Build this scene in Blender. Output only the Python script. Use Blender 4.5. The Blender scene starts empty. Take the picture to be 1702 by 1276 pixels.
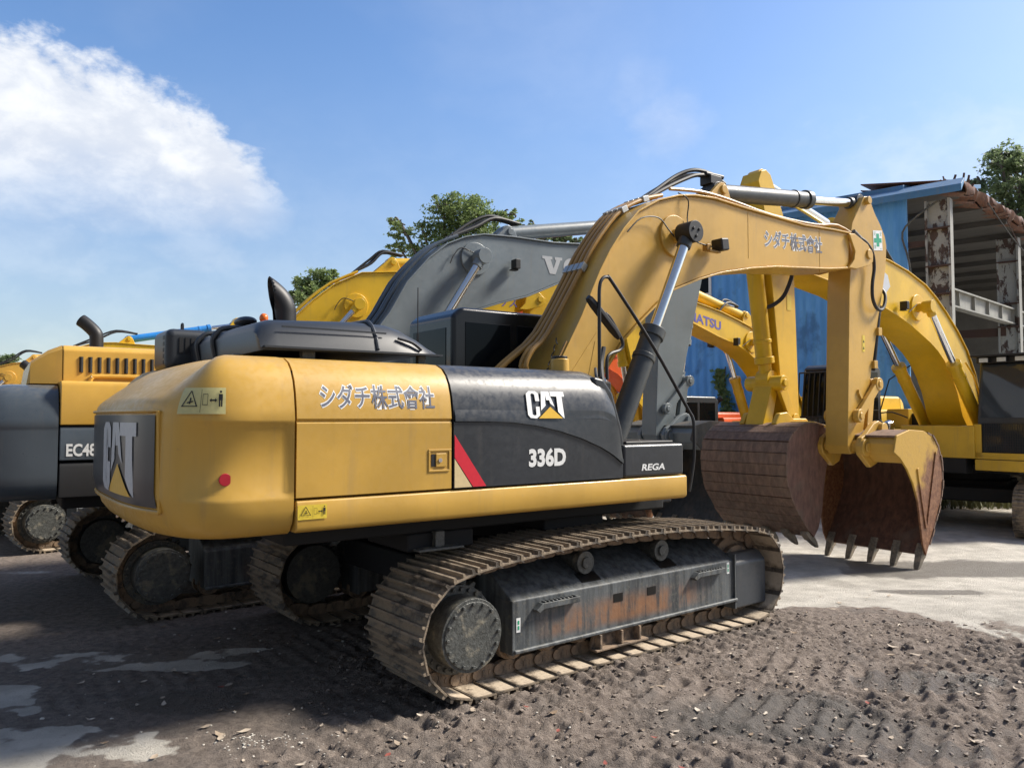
import bpy, bmesh, math, random
import numpy as np
from mathutils import Vector, Matrix
random.seed(7); RNG = np.random.default_rng(7)
SC = bpy.context.scene; COL = SC.collection
PI = math.pi
# ------------------------------------------------------------------ camera, sky, sun, exposure
cd = bpy.data.cameras.new('camera'); cam = bpy.data.objects.new('camera', cd); COL.objects.link(cam); SC.camera = cam
cd.sensor_fit = 'HORIZONTAL'; cd.sensor_width = 36.0; cd.lens = 36.0*1278/1702
cd.clip_start = .05; cd.clip_end = 3000
cam.location = (0, 0, 2.05); cam.rotation_euler = (PI/2+math.atan(54/1278), 0, 0)
SUN_AZ, SUN_EL = math.radians(75), math.radians(43)      # azimuth clockwise from +Y
SKY_STR, SUN_STR, SUN_ANG, EXPO = .088, 5.0, 12.0, 0.55
w = bpy.data.worlds.new('World'); SC.world = w; w.use_nodes = True
def world():
    nt = w.node_tree; nt.nodes.clear(); N = nt.nodes.new; L = nt.links.new
    def mth(op, a, b=None, c=None, clamp=False):
        n = N('ShaderNodeMath'); n.operation = op; n.use_clamp = clamp
        for i, v in enumerate((a, b, c)):
            if v is None: continue
            if isinstance(v, (int, float)): n.inputs[i].default_value = v
            else: L(v, n.inputs[i])
        return n.outputs[0]
    def sstep(v, a, b):
        n = N('ShaderNodeMapRange'); n.interpolation_type = 'SMOOTHSTEP'; L(v, n.inputs[0])
        n.inputs[1].default_value = a; n.inputs[2].default_value = b; return n.outputs[0]
    out = N('ShaderNodeOutputWorld'); bg = N('ShaderNodeBackground'); bg.inputs[1].default_value = SKY_STR
    sky = N('ShaderNodeTexSky'); sky.sky_type = 'NISHITA'; sky.sun_disc = False
    sky.sun_elevation = SUN_EL; sky.sun_rotation = SUN_AZ; sky.air_density = 1.0; sky.dust_density = 1.2; sky.ozone_density = 1.6
    tc = N('ShaderNodeTexCoord'); sep = N('ShaderNodeSeparateXYZ'); L(tc.outputs['Generated'], sep.inputs[0])
    az = mth('MULTIPLY', mth('ARCTAN2', sep.outputs[0], sep.outputs[1]), 180/PI)
    el = mth('MULTIPLY', mth('ARCSINE', sep.outputs[2]), 180/PI)
    def noise(scale, det, rough, dist=0., off=(0, 0, 0)):
        mp = N('ShaderNodeMapping'); mp.inputs['Scale'].default_value = (1, 1, 1.6); mp.inputs['Location'].default_value = off
        L(tc.outputs['Generated'], mp.inputs[0])
        n = N('ShaderNodeTexNoise'); n.inputs['Scale'].default_value = scale; n.inputs['Detail'].default_value = det
        n.inputs['Roughness'].default_value = rough; n.inputs['Distortion'].default_value = dist; L(mp.outputs[0], n.inputs['Vector']); return n.outputs['Fac']
    n1 = noise(7, 9, .55, .4); n2 = noise(16, 8, .6, .2, (3, 1, 2)); n3 = noise(3.2, 6, .5, .3, (7, 2, 5))
    nz = mth('ADD', mth('MULTIPLY', mth('SUBTRACT', n1, .5), 13.), mth('MULTIPLY', mth('SUBTRACT', n2, .5), 5.))
    # bank of cloud in the upper left: its top edge slopes down to the right
    az3 = mth('MAXIMUM', mth('ADD', az, 34.), 0.)
    top = mth('SUBTRACT', mth('SUBTRACT', 24.2, mth('MULTIPLY', mth('MULTIPLY', az3, az3), .0235)), el)       # > 0 under the sloping top edge
    a = sstep(mth('ADD', mth('ADD', top, mth('MULTIPLY', nz, .40)), mth('MULTIPLY', mth('SUBTRACT', noise(34, 6, .6, .1, (1, 5, 3)), .5), 4.)), .6, 2.6)
    b = sstep(mth('ADD', el, mth('MULTIPLY', nz, .35)), 9.5, 18.0)
    c1 = mth('MULTIPLY', mth('MULTIPLY', a, b), sstep(mth('ADD', az, mth('MULTIPLY', nz, .5)), -13.5, -20.))
    # thin veil lower left and faint puffs elsewhere
    def puff(a0, e0, ra, re, k):
        dx = mth('DIVIDE', mth('SUBTRACT', az, a0), ra); dy = mth('DIVIDE', mth('SUBTRACT', el, e0), re)
        d = mth('SQRT', mth('ADD', mth('MULTIPLY', dx, dx), mth('MULTIPLY', dy, dy)))
        return mth('MULTIPLY', sstep(mth('ADD', d, mth('MULTIPLY', nz, -.13)), 1.25, .05), k)
    ps = [puff(12.0, 20.2, 3.4, 2.8, .26), puff(9.2, 23.2, 3.0, 2.2, .16), puff(-22.5, 11.2, 6.5, 3.0, .30), puff(-34, 10, 12, 7, .30), puff(34, 14, 20, 7, .35)]
    veil = mth('MULTIPLY', sstep(n3, .45, .75), .10)
    tot = mth('MAXIMUM', c1, veil)
    for p_ in ps: tot = mth('MAXIMUM', tot, p_)
    low = mth('MULTIPLY', sstep(el, 28., -2.), .33)               # paler towards the horizon
    tot = mth('MAXIMUM', tot, low)
    back = mth('MULTIPLY', sstep(sep.outputs[1], .05, -.5), .72)      # unseen half of the sky behind the viewer, greyed to cut ambient light
    hv = N('ShaderNodeMapRange')
    hsv = N('ShaderNodeHueSaturation'); hsv.inputs['Saturation'].default_value = 1.21; L(sstep(el, -6., 26.), hv.inputs[0]); hv.inputs[3].default_value = 1.02; hv.inputs[4].default_value = 1.58; L(hv.outputs[0], hsv.inputs['Value']); hsv.inputs['Hue'].default_value = .504; L(sky.outputs[0], hsv.inputs['Color'])
    sh = N('ShaderNodeMix'); sh.data_type = 'RGBA'; L(sstep(n2, .35, .68), sh.inputs[0])
    sh.inputs[6].default_value = (5.9, 6.35, 7.2, 1); sh.inputs[7].default_value = (7.8, 8.0, 8.3, 1)
    mix = N('ShaderNodeMix'); mix.data_type = 'RGBA'; L(tot, mix.inputs[0]); L(hsv.outputs[0], mix.inputs[6]); L(sh.outputs[2], mix.inputs[7])
    mb = N('ShaderNodeMix'); mb.data_type = 'RGBA'; L(back, mb.inputs[0]); L(mix.outputs[2], mb.inputs[6]); mb.inputs[7].default_value = (1.7, 1.9, 2.2, 1)
    L(mb.outputs[2], bg.inputs[0]); L(bg.outputs[0], out.inputs[0])
world()
sl = bpy.data.lights.new('sun', 'SUN'); sl.energy = SUN_STR; sl.angle = math.radians(SUN_ANG); sl.color = (1., .93, .82)
so = bpy.data.objects.new('sun', sl); COL.objects.link(so)
sd = Vector((math.sin(SUN_AZ)*math.cos(SUN_EL), math.cos(SUN_AZ)*math.cos(SUN_EL), math.sin(SUN_EL)))
so.rotation_euler = sd.to_track_quat('Z', 'Y').to_euler(); so.location = (0, 0, 30)
SC.view_settings.view_transform = 'Standard'; SC.view_settings.look = 'None'; SC.view_settings.exposure = EXPO; SC.view_settings.gamma = 1
SC.render.engine = 'CYCLES'; SC.cycles.max_bounces = 6; SC.cycles.use_denoising = True

# ------------------------------------------------------------------ materials
class NT:
    def __init__(s, name):
        s.m = bpy.data.materials.new(name); s.m.use_nodes = True; s.nt = s.m.node_tree
        s.b = s.nt.nodes['Principled BSDF']; s.tc = s.nt.nodes.new('ShaderNodeTexCoord')
    def n(s, t, **k):
        n = s.nt.nodes.new(t)
        for a, v in k.items(): setattr(n, a, v)
        return n
    def l(s, a, b): s.nt.links.new(a, b)
    def noise(s, scale, det=4, rough=.55, dist=0., sc=(1, 1, 1), co='Object'):
        mp = s.n('ShaderNodeMapping'); mp.inputs['Scale'].default_value = sc; s.l(s.tc.outputs[co], mp.inputs[0])
        n = s.n('ShaderNodeTexNoise'); n.inputs['Scale'].default_value = scale; n.inputs['Detail'].default_value = det
        n.inputs['Roughness'].default_value = rough; n.inputs['Distortion'].default_value = dist; s.l(mp.outputs[0], n.inputs['Vector']); return n.outputs['Fac']
    def ramp(s, v, a, b, lo=0., hi=1.):
        n = s.n('ShaderNodeMapRange'); n.interpolation_type = 'SMOOTHSTEP'; s.l(v, n.inputs[0])
        for i, x in ((1, a), (2, b), (3, lo), (4, hi)): n.inputs[i].default_value = x
        return n.outputs[0]
    def mix(s, f, a, b, blend='MIX'):
        n = s.n('ShaderNodeMix', data_type='RGBA', blend_type=blend)
        for i, v in ((0, f), (6, a), (7, b)):
            if isinstance(v, (int, float)): n.inputs[i].default_value = v
            elif isinstance(v, tuple): n.inputs[i].default_value = (*v[:3], 1)
            else: s.l(v, n.inputs[i])
        return n.outputs[2]
    def mul(s, a, b, op='MULTIPLY'):
        n = s.n('ShaderNodeMath', operation=op)
        for i, v in ((0, a), (1, b)):
            if isinstance(v, (int, float)): n.inputs[i].default_value = v
            else: s.l(v, n.inputs[i])
        return n.outputs[0]
    def set(s, col=None, rough=None, metal=None, spec=None):
        for key, v in (('Base Color', col), ('Roughness', rough), ('Metallic', metal), ('Specular IOR Level', spec)):
            if v is None: continue
            if isinstance(v, tuple): s.b.inputs[key].default_value = (*v[:3], 1)
            elif isinstance(v, (int, float)): s.b.inputs[key].default_value = v
            else: s.l(v, s.b.inputs[key])
    def bump(s, h, dist=.01, strength=1.):
        n = s.n('ShaderNodeBump'); n.inputs['Distance'].default_value = dist; n.inputs['Strength'].default_value = strength
        s.l(h, n.inputs['Height']); s.l(n.outputs[0], s.b.inputs['Normal'])
def paint(name, col, rough=.38, dirt=.35, dirtcol=(.20, .16, .11), vary=.10, coat=.0):
    t = NT(name); v = t.noise(1.3, 5); f = t.noise(22, 6, .65); st = t.noise(5, 4, .6, .2, (2.2, 2.2, .18))
    lo = tuple(c*(1-vary) for c in col); hi = tuple(min(1, c*(1+vary)) for c in col)
    c = t.mix(t.ramp(v, .35, .65), lo, hi)
    c = t.mix(t.mul(t.ramp(st, .52, .78), dirt*.7), c, dirtcol)
    g = t.n('ShaderNodeNewGeometry'); sp = t.n('ShaderNodeSeparateXYZ'); t.l(g.outputs['Normal'], sp.inputs[0])
    upf = t.mul(t.ramp(sp.outputs[2], .4, .95), t.ramp(f, .3, .65))           # dust lying on upward faces
    c = t.mix(t.mul(upf, dirt*.55), c, (.33, .29, .22))
    c = t.mix(t.mul(t.ramp(f, .66, .74), dirt*.8), c, dirtcol)
    t.set(c, t.mix(t.ramp(f, .3, .7), (rough*.8,)*3, (min(1, rough*1.35),)*3)); t.b.inputs['Coat Weight'].default_value = coat; t.b.inputs['Coat Roughness'].default_value = .12
    t.bump(t.noise(3.5, 2, .4), .004, .5); return t.m
def plain(name, col, rough=.5, metal=0., spec=.5):
    t = NT(name); f = t.noise(30, 4); t.set(t.mix(f, tuple(c*.85 for c in col), tuple(min(1, c*1.12) for c in col)), rough, metal, spec); return t.m
def steel_mud(name, base, mud, amt=.5, rough=.75, scale=6):
    t = NT(name); a = t.noise(scale, 8, .65, .3); b = t.noise(scale*5, 6, .7)
    c = t.mix(t.ramp(b, .3, .7), tuple(x*.6 for x in base), tuple(x*1.3 for x in base))
    k = t.ramp(a, .62-amt*.35, .72-amt*.25); c = t.mix(k, c, t.mix(b, tuple(x*.75 for x in mud), tuple(x*1.2 for x in mud)))
    t.set(c, t.mix(k, (rough*.65,)*3, (.92,)*3)); t.bump(t.mul(a, b, 'ADD'), .012, .7); return t.m
def frame_mat():
    t = NT('weathered_black_track_frame'); a = t.noise(5, 6, .6, .2, (3, 3, .25)); b = t.noise(26, 8, .7); d = t.noise(2.2, 5, .6)
    c = t.mix(t.ramp(a, .3, .7), (.035, .04, .044), (.13, .142, .148))
    c = t.mix(t.mul(t.ramp(b, .48, .75), .6), c, (.20, .185, .145))
    sp = t.n('ShaderNodeSeparateXYZ'); t.l(t.tc.outputs['Object'], sp.inputs[0])
    zb = t.mul(t.ramp(sp.outputs[2], .27, .36), t.ramp(sp.outputs[2], .58, .42))
    xb = t.mul(t.ramp(sp.outputs[0], -1.0, -.6), t.ramp(sp.outputs[0], 1.3, .7))
    k = t.mul(t.mul(zb, xb), t.ramp(t.mul(t.mul(d, a, 'ADD'), .5), .40, .56))
    c = t.mix(t.mul(k, .85), c, t.mix(b, (.22, .085, .03), (.33, .17, .08)))
    t.set(c, .55); t.bump(b, .006, .5); return t.m
def rust_bucket(name, base, dark, yel=None):
    t = NT(name); a = t.noise(2.4, 7, .6, .4); b = t.noise(14, 8, .7, .2, (1, 1, .35)); c = t.mix(t.ramp(b, .32, .7), dark, base)
    c = t.mix(t.mul(t.ramp(a, .5, .68), .6), c, (.17, .125, .095))
    if yel: c = t.mix(t.ramp(t.mul(a, t.mul(b, .35), 'ADD'), .62, .78), c, yel)
    t.set(c, .62, .1); t.bump(t.mul(a, b, 'ADD'), .01, .8); return t.m
def side_plate_mat(yel):
    # paint worn off towards the cutting lip (local -z) and the wear back (local +x): red-brown rust patches with their own outline
    t = NT('worn_yellow_bucket_side'); a = t.noise(3.2, 7, .6, .5); b = t.noise(18, 8, .7)
    sp = t.n('ShaderNodeSeparateXYZ'); t.l(t.tc.outputs['Object'], sp.inputs[0])
    q = t.mul(t.mul(sp.outputs[0], -.9), t.mul(sp.outputs[2], .72), 'ADD')
    k = t.ramp(t.mul(q, t.mul(a, 1.1), 'ADD'), -4.95, -4.62)
    c = t.mix(k, t.mix(t.ramp(b, .35, .7), (.13, .045, .018), (.27, .13, .06)), t.mix(t.mul(t.ramp(b, .5, .75), .5), yel, (.3, .2, .08)))
    t.set(c, .55); t.bump(b, .006, .6); return t.m
def glass(name, tint=(.012, .018, .022), rough=.05, spec=.16):
    t = NT(name); t.set(tint, rough, 0., spec); t.b.inputs['Coat Weight'].default_value = .0; t.b.inputs['Coat Roughness'].default_value = .03; return t.m
CAT_Y = (.53, .315, .055)
M = dict(
    caty=paint('ochre_yellow_paint', CAT_Y, .40, .30, coat=.08), catdark=paint('charcoal_panel', (.021, .025, .031), .36, .25, (.10, .09, .08), coat=.15),
    hood=plain('black_hood_plastic', (.026, .030, .036), .42), black=plain('black_steel', (.012, .012, .013), .5),
    rubber=plain('black_rubber_hose', (.02, .02, .021), .55), chrome=plain('chrome_rod', (.75, .76, .78), .12, 1.),
    cyl=paint('dark_grey_cylinder_paint', (.045, .052, .056), .4, .3, (.12, .11, .09)), pipe=paint('ochre_pipe_paint', (.36, .20, .05), .38, .45),
    white=plain('white_decal', (.78, .79, .78), .4), greytxt=plain('slate_grey_decal', (.13, .14, .18), .4), yeldec=plain('yellow_decal', (.70, .42, .03), .4),
    silverdec=plain('silver_grey_decal', (.45, .47, .49), .4), navy=plain('dark_navy_decal', (.022, .028, .038), .28), red=plain('red_decal', (.62, .02, .04), .4),
    cream=plain('cream_decal', (.66, .52, .28), .4), sticker=plain('pale_yellow_sticker', (.55, .50, .22), .45), ystick=plain('yellow_sticker', (.70, .52, .05), .45), ink=plain('black_ink', (.01, .01, .01), .5),
    green=plain('green_decal', (.01, .33, .17), .4), purple=plain('violet_decal', (.13, .12, .40), .4), amber=plain('amber_lens', (.75, .16, .02), .15),
    glass=glass('dark_tinted_glass', (.004, .006, .008)), lens=plain('lamp_lens', (.6, .62, .6), .1),
    shoe=steel_mud('muddy_track_shoe', (.09, .074, .058), (.26, .205, .145), .66), link=steel_mud('muddy_track_link', (.10, .075, .055), (.28, .20, .135), .65),
    pale=steel_mud('dry_mud_shoe_inside', (.20, .155, .11), (.47, .385, .285), .85), hub=steel_mud('oily_drive_hub', (.085, .088, .082), (.21, .19, .145), .3, .5),
    frame=frame_mat(), under=plain('dark_undercarriage', (.007, .0075, .0085), .8), hole_shade=plain('painted_hole_shade', (.01, .01, .01), .3),  # undercarriage colour blackened to deepen the shade under the machines
    bkt_in=rust_bucket('rusty_bucket_inside', (.19, .09, .058), (.085, .046, .034)), bkt_back=rust_bucket('worn_brown_bucket_back', (.25, .158, .112), (.12, .078, .056)),
    tooth=steel_mud('worn_tooth_steel', (.20, .17, .13), (.34, .28, .21), .4, .55), bside=side_plate_mat((.50, .30, .045)),
    komy=paint('bright_yellow_paint', (.68, .42, .016), .36, .25, coat=.1), komd=paint('worn_yellow_paint', (.56, .35, .03), .38, .4),
    volg=paint('blue_grey_paint', (.155, .185, .205), .38, .28, coat=.15), vold=paint('dark_grey_panel', (.062, .078, .095), .34, .2, coat=.2), voly=paint('amber_yellow_paint', (.60, .345, .055), .36, .15, coat=.2),
    kb=rust_bucket('purple_brown_bucket_side', (.23, .125, .095), (.12, .068, .054)), bluecyl=paint('bright_blue_paint', (.02, .20, .55), .35, .2),
    orange=paint('orange_paint', (.72, .12, .02), .38, .25), volbkt=rust_bucket('grey_bucket_steel', (.085, .087, .085), (.05, .052, .052)),
)
# ------------------------------------------------------------------ mesh helpers
class MB:
    def __init__(s): s.v = []; s.f = []; s.mi = []; s.cur = 0
    def add(s, vs, fs):
        o = len(s.v); s.v += [tuple(p) for p in vs]; s.f += [tuple(i+o for i in f) for f in fs]; s.mi += [s.cur]*len(fs); return s
    def mat(s, i): s.cur = i; return s
    def box(s, x0, x1, y0, y1, z0, z1):
        return s.add([(x, y, z) for x in (x0, x1) for y in (y0, y1) for z in (z0, z1)], [(0, 1, 3, 2), (4, 6, 7, 5), (0, 4, 5, 1), (2, 3, 7, 6), (0, 2, 6, 4), (1, 5, 7, 3)])
    def obox(s, c, u, v, wv, hu, hv, hw):
        c, u, v, wv = Vector(c), Vector(u).normalized(), Vector(v).normalized(), Vector(wv).normalized()
        return s.add([c+u*a*hu+v*b*hv+wv*d*hw for a in (-1, 1) for b in (-1, 1) for d in (-1, 1)], [(0, 1, 3, 2), (4, 6, 7, 5), (0, 4, 5, 1), (2, 3, 7, 6), (0, 2, 6, 4), (1, 5, 7, 3)])
    def ext(s, pts, a, b, f):
        n = len(pts); vs = [f(p, a) for p in pts]+[f(p, b) for p in pts]
        return s.add(vs, [tuple(range(n))[::-1], tuple(range(n, 2*n))]+[(i, (i+1) % n, n+(i+1) % n, n+i) for i in range(n)])
    def prism(s, xz, y0, y1): return s.ext(xz, y0, y1, lambda p, a: (p[0], a, p[1]))
    def prismx(s, yz, x0, x1): return s.ext(yz, x0, x1, lambda p, a: (a, p[0], p[1]))
    def prismz(s, xy, z0, z1): return s.ext(xy, z0, z1, lambda p, a: (p[0], p[1], a))
    def cyl(s, p, q, r0, r1=None, n=20, caps=True):
        p, q = Vector(p), Vector(q); r1 = r0 if r1 is None else r1; d = (q-p).normalized()
        a = d.orthogonal().normalized(); b = d.cross(a); vs = []
        for c, r in ((p, r0), (q, r1)): vs += [c+(a*math.cos(2*PI*i/n)+b*math.sin(2*PI*i/n))*r for i in range(n)]
        fs = [(i, (i+1) % n, n+(i+1) % n, n+i) for i in range(n)]
        if caps: fs += [tuple(range(n))[::-1], tuple(range(n, 2*n))]
        return s.add(vs, fs)
    def ycyl(s, x, z, y0, y1, r, n=20): return s.cyl((x, y0, z), (x, y1, z), r, None, n)
    def tube(s, pts, r, n=10, sm=0, caps=True):
        P = [Vector(p) for p in pts]
        if sm and len(P) > 2:
            Q = []
            for i in range(len(P)-1):
                p0, p1, p2, p3 = P[max(i-1, 0)], P[i], P[i+1], P[min(i+2, len(P)-1)]
                for k in range(sm):
                    t = k/sm; Q.append(.5*((2*p1)+(p2-p0)*t+(2*p0-5*p1+4*p2-p3)*t*t+(3*p1-p0-3*p2+p3)*t**3))
            P = Q+[P[-1]]
        vs = []; fs = []; nrm = None; m = len(P)
        for i, c in enumerate(P):
            d = (P[min(i+1, m-1)]-P[max(i-1, 0)]).normalized()
            nrm = d.orthogonal().normalized() if nrm is None else (nrm-d*nrm.dot(d)).normalized()
            b = d.cross(nrm); rr = r[i] if isinstance(r, list) and not sm else (r(i/(m-1)) if callable(r) else r)
            vs += [c+(nrm*math.cos(2*PI*k/n)+b*math.sin(2*PI*k/n))*rr for k in range(n)]
        for i in range(m-1):
            for k in range(n): fs.append((i*n+k, i*n+(k+1) % n, (i+1)*n+(k+1) % n, (i+1)*n+k))
        if caps: fs += [tuple(range(n))[::-1], tuple(range((m-1)*n, m*n))]
        return s.add(vs, fs)
    def grid(s, rows, closed=False):
        n = len(rows[0]); vs = [p for r in rows for p in r]; fs = []
        for i in range(len(rows)-1):
            for k in range(n if closed else n-1): fs.append((i*n+k, i*n+(k+1) % n, (i+1)*n+(k+1) % n, (i+1)*n+k))
        return s.add(vs, fs)
    def ball(s, c, rx, ry=None, rz=None, n=12, m=8):
        ry = ry or rx; rz = rz or rx; rows = [[(c[0]+rx*math.sin(PI*j/m)*math.cos(2*PI*i/n), c[1]+ry*math.sin(PI*j/m)*math.sin(2*PI*i/n), c[2]+rz*math.cos(PI*j/m)) for i in range(n)] for j in range(1, m)]
        s.grid(rows, True); return s
    def build(s, name, mat, parent=None, bevel=0., ang=35, seg=2, loc=None, rz=0, solid=0., recalc=True):
        me = bpy.data.meshes.new(name); me.from_pydata([tuple(v) for v in s.v], [], s.f)
        mats = mat if isinstance(mat, (list, tuple)) else [mat]
        for m in mats: me.materials.append(m)
        if len(mats) > 1: me.polygons.foreach_set('material_index', s.mi)
        if recalc:
            bm = bmesh.new(); bm.from_mesh(me); bmesh.ops.recalc_face_normals(bm, faces=bm.faces); bm.to_mesh(me); bm.free()
        me.polygons.foreach_set('use_smooth', [True]*len(me.polygons)); me.set_sharp_from_angle(angle=math.radians(ang))
        o = bpy.data.objects.new(name, me); COL.objects.link(o)
        if solid: md = o.modifiers.new('t', 'SOLIDIFY'); md.thickness = solid; md.offset = -1
        if bevel: md = o.modifiers.new('b', 'BEVEL'); md.width = bevel; md.segments = seg; md.limit_method = 'ANGLE'; md.angle_limit = math.radians(32); md.harden_normals = True
        if parent: o.parent = parent
        if loc: o.location = loc
        o.rotation_euler.z = rz; return o
def tag(o, label=None, cat=None, group=None, kind=None):
    for k, v in (('label', label), ('category', cat), ('group', group), ('kind', kind)):
        if v: o[k] = v
    return o
def empty(name, loc, rz, label, cat, group=None):
    o = bpy.data.objects.new(name, None); COL.objects.link(o); o.location = loc; o.rotation_euler.z = rz; o.empty_display_size = .3
    return tag(o, label, cat, group)
def text_outline(body, off=.0):
    c = bpy.data.curves.new('t', 'FONT'); c.body = body; c.offset = off; c.resolution_u = 3
    o = bpy.data.objects.new('t', c); COL.objects.link(o); dg = bpy.context.evaluated_depsgraph_get(); dg.update()
    me = bpy.data.meshes.new_from_object(o.evaluated_get(dg)); v = np.array([x.co[:2] for x in me.vertices]); f = [tuple(p.vertices) for p in me.polygons]
    bpy.data.objects.remove(o); bpy.data.curves.remove(c); bpy.data.meshes.remove(me); return v, f
def lettering(name, body, parent, mat, fmap, W, H, off=.02, outline=None, shear=0.):
    """flat printed letters: glyph shapes scaled to W x H and laid on a surface by fmap(u, v, lift)"""
    v0, f0 = text_outline(body, off); lo = v0.min(0); hi = v0.max(0); k = np.array([W, H])/(hi-lo)
    def mk(v, f, lift, nm, m, par):
        q = (v-lo)*k; b = MB(); b.add([fmap(p[0]+shear*p[1], p[1], lift) for p in q], f); return b.build(nm, m, par, recalc=False)
    o = mk(v0, f0, .003, name, mat, parent)
    if outline: v1, f1 = text_outline(body, off+.042); mk(v1, f1, .0015, 'letter_outline', outline, o)
    return o
def poly(name, polys, mat, parent, fmap, lift=.004):
    b = MB()
    for p in polys: b.add([fmap(x, y, lift) for x, y in p], [tuple(range(len(p)))])
    return b.build(name, mat, parent, recalc=False)
def rect(x0, x1, y0, y1): return [(x0, y0), (x1, y0), (x1, y1), (x0, y1)]

# ------------------------------------------------------------------ tracks
def track_path(xs, xi, R, zc, top):
    """pin line of a chain: flat bottom, arcs round sprocket and idler, gently arched top"""
    P = []
    for i in range(41): t = i/40; P.append((xs+(xi-xs)*t, zc-R))
    for i in range(1, 24): a = -PI/2+PI*.93*i/24; P.append((xi+R*math.cos(a), zc+R*math.sin(a)))
    x1, z1 = P[-1]; a0 = PI*.56; x2, z2 = xs+R*math.cos(a0), zc+R*math.sin(a0)
    for i in range(1, 40): t = i/40; P.append((x1+(x2-x1)*t, z1+(z2-z1)*t+(top-zc-R)*math.sin(PI*t)**.8))
    for i in range(24): a = a0+(1.5*PI-a0)*i/24; P.append((xs+R*math.cos(a), zc+R*math.sin(a)))
    return P
def resample(P, n):
    P = np.array(P+[P[0]]); d = np.concatenate([[0], np.cumsum(np.linalg.norm(np.diff(P, axis=0), axis=1))]); q = np.linspace(0, d[-1], n, endpoint=False)
    return np.stack([np.interp(q, d, P[:, 0]), np.interp(q, d, P[:, 1])], 1), d[-1]
def shoe_mb(L, W, g=.028):
    """one shoe, x along the chain, z outward: plate, three grousers, chain links inside"""
    b = MB(); h = L/2
    b.mat(0).prism([(-h+.004, .058), (h-.006, .058), (h-.006, .072), (-h+.004, .072)], -W/2, W/2)
    for x, ww in ((-h+.016, .018), (0, .014), (h-.02, .018)): b.prism([(x-ww/2-.006, .0719), (x+ww/2+.006, .0719), (x+ww/2, .072+g), (x-ww/2, .072+g)], -W/2+.003, W/2-.003)
    b.prism([(-h-.034, .047), (-h-.030, .040), (-h+.006, .0581), (-h+.004, .0715)], -W/2, W/2)
    b.mat(1).box(-h+.01, h-.012, -W/2+.01, W/2-.01, .0555, .0578)
    b.mat(2)
    for y in (-.1, .1):
        b.prism([(-h*1.15, -.03), (-h*.5, -.052), (h*.5, -.052), (h*1.15, -.03), (h*1.15, .035), (h*.6, .055), (-h*.6, .055), (-h*1.15, .035)], y-.022, y+.022)
        b.ycyl(-h, 0, y-.04 if y < 0 else y+.022, y-.022 if y < 0 else y+.04, .042, 10)
        s_ = -1 if y < 0 else 1
        for q in (-.03, .03): b.box(q-.012, q+.012, y+s_*.022-.004, y+s_*.022+.004, -.012, .03)
    b.ycyl(-h, 0, -.1, .1, .03, 8); return b
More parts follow.
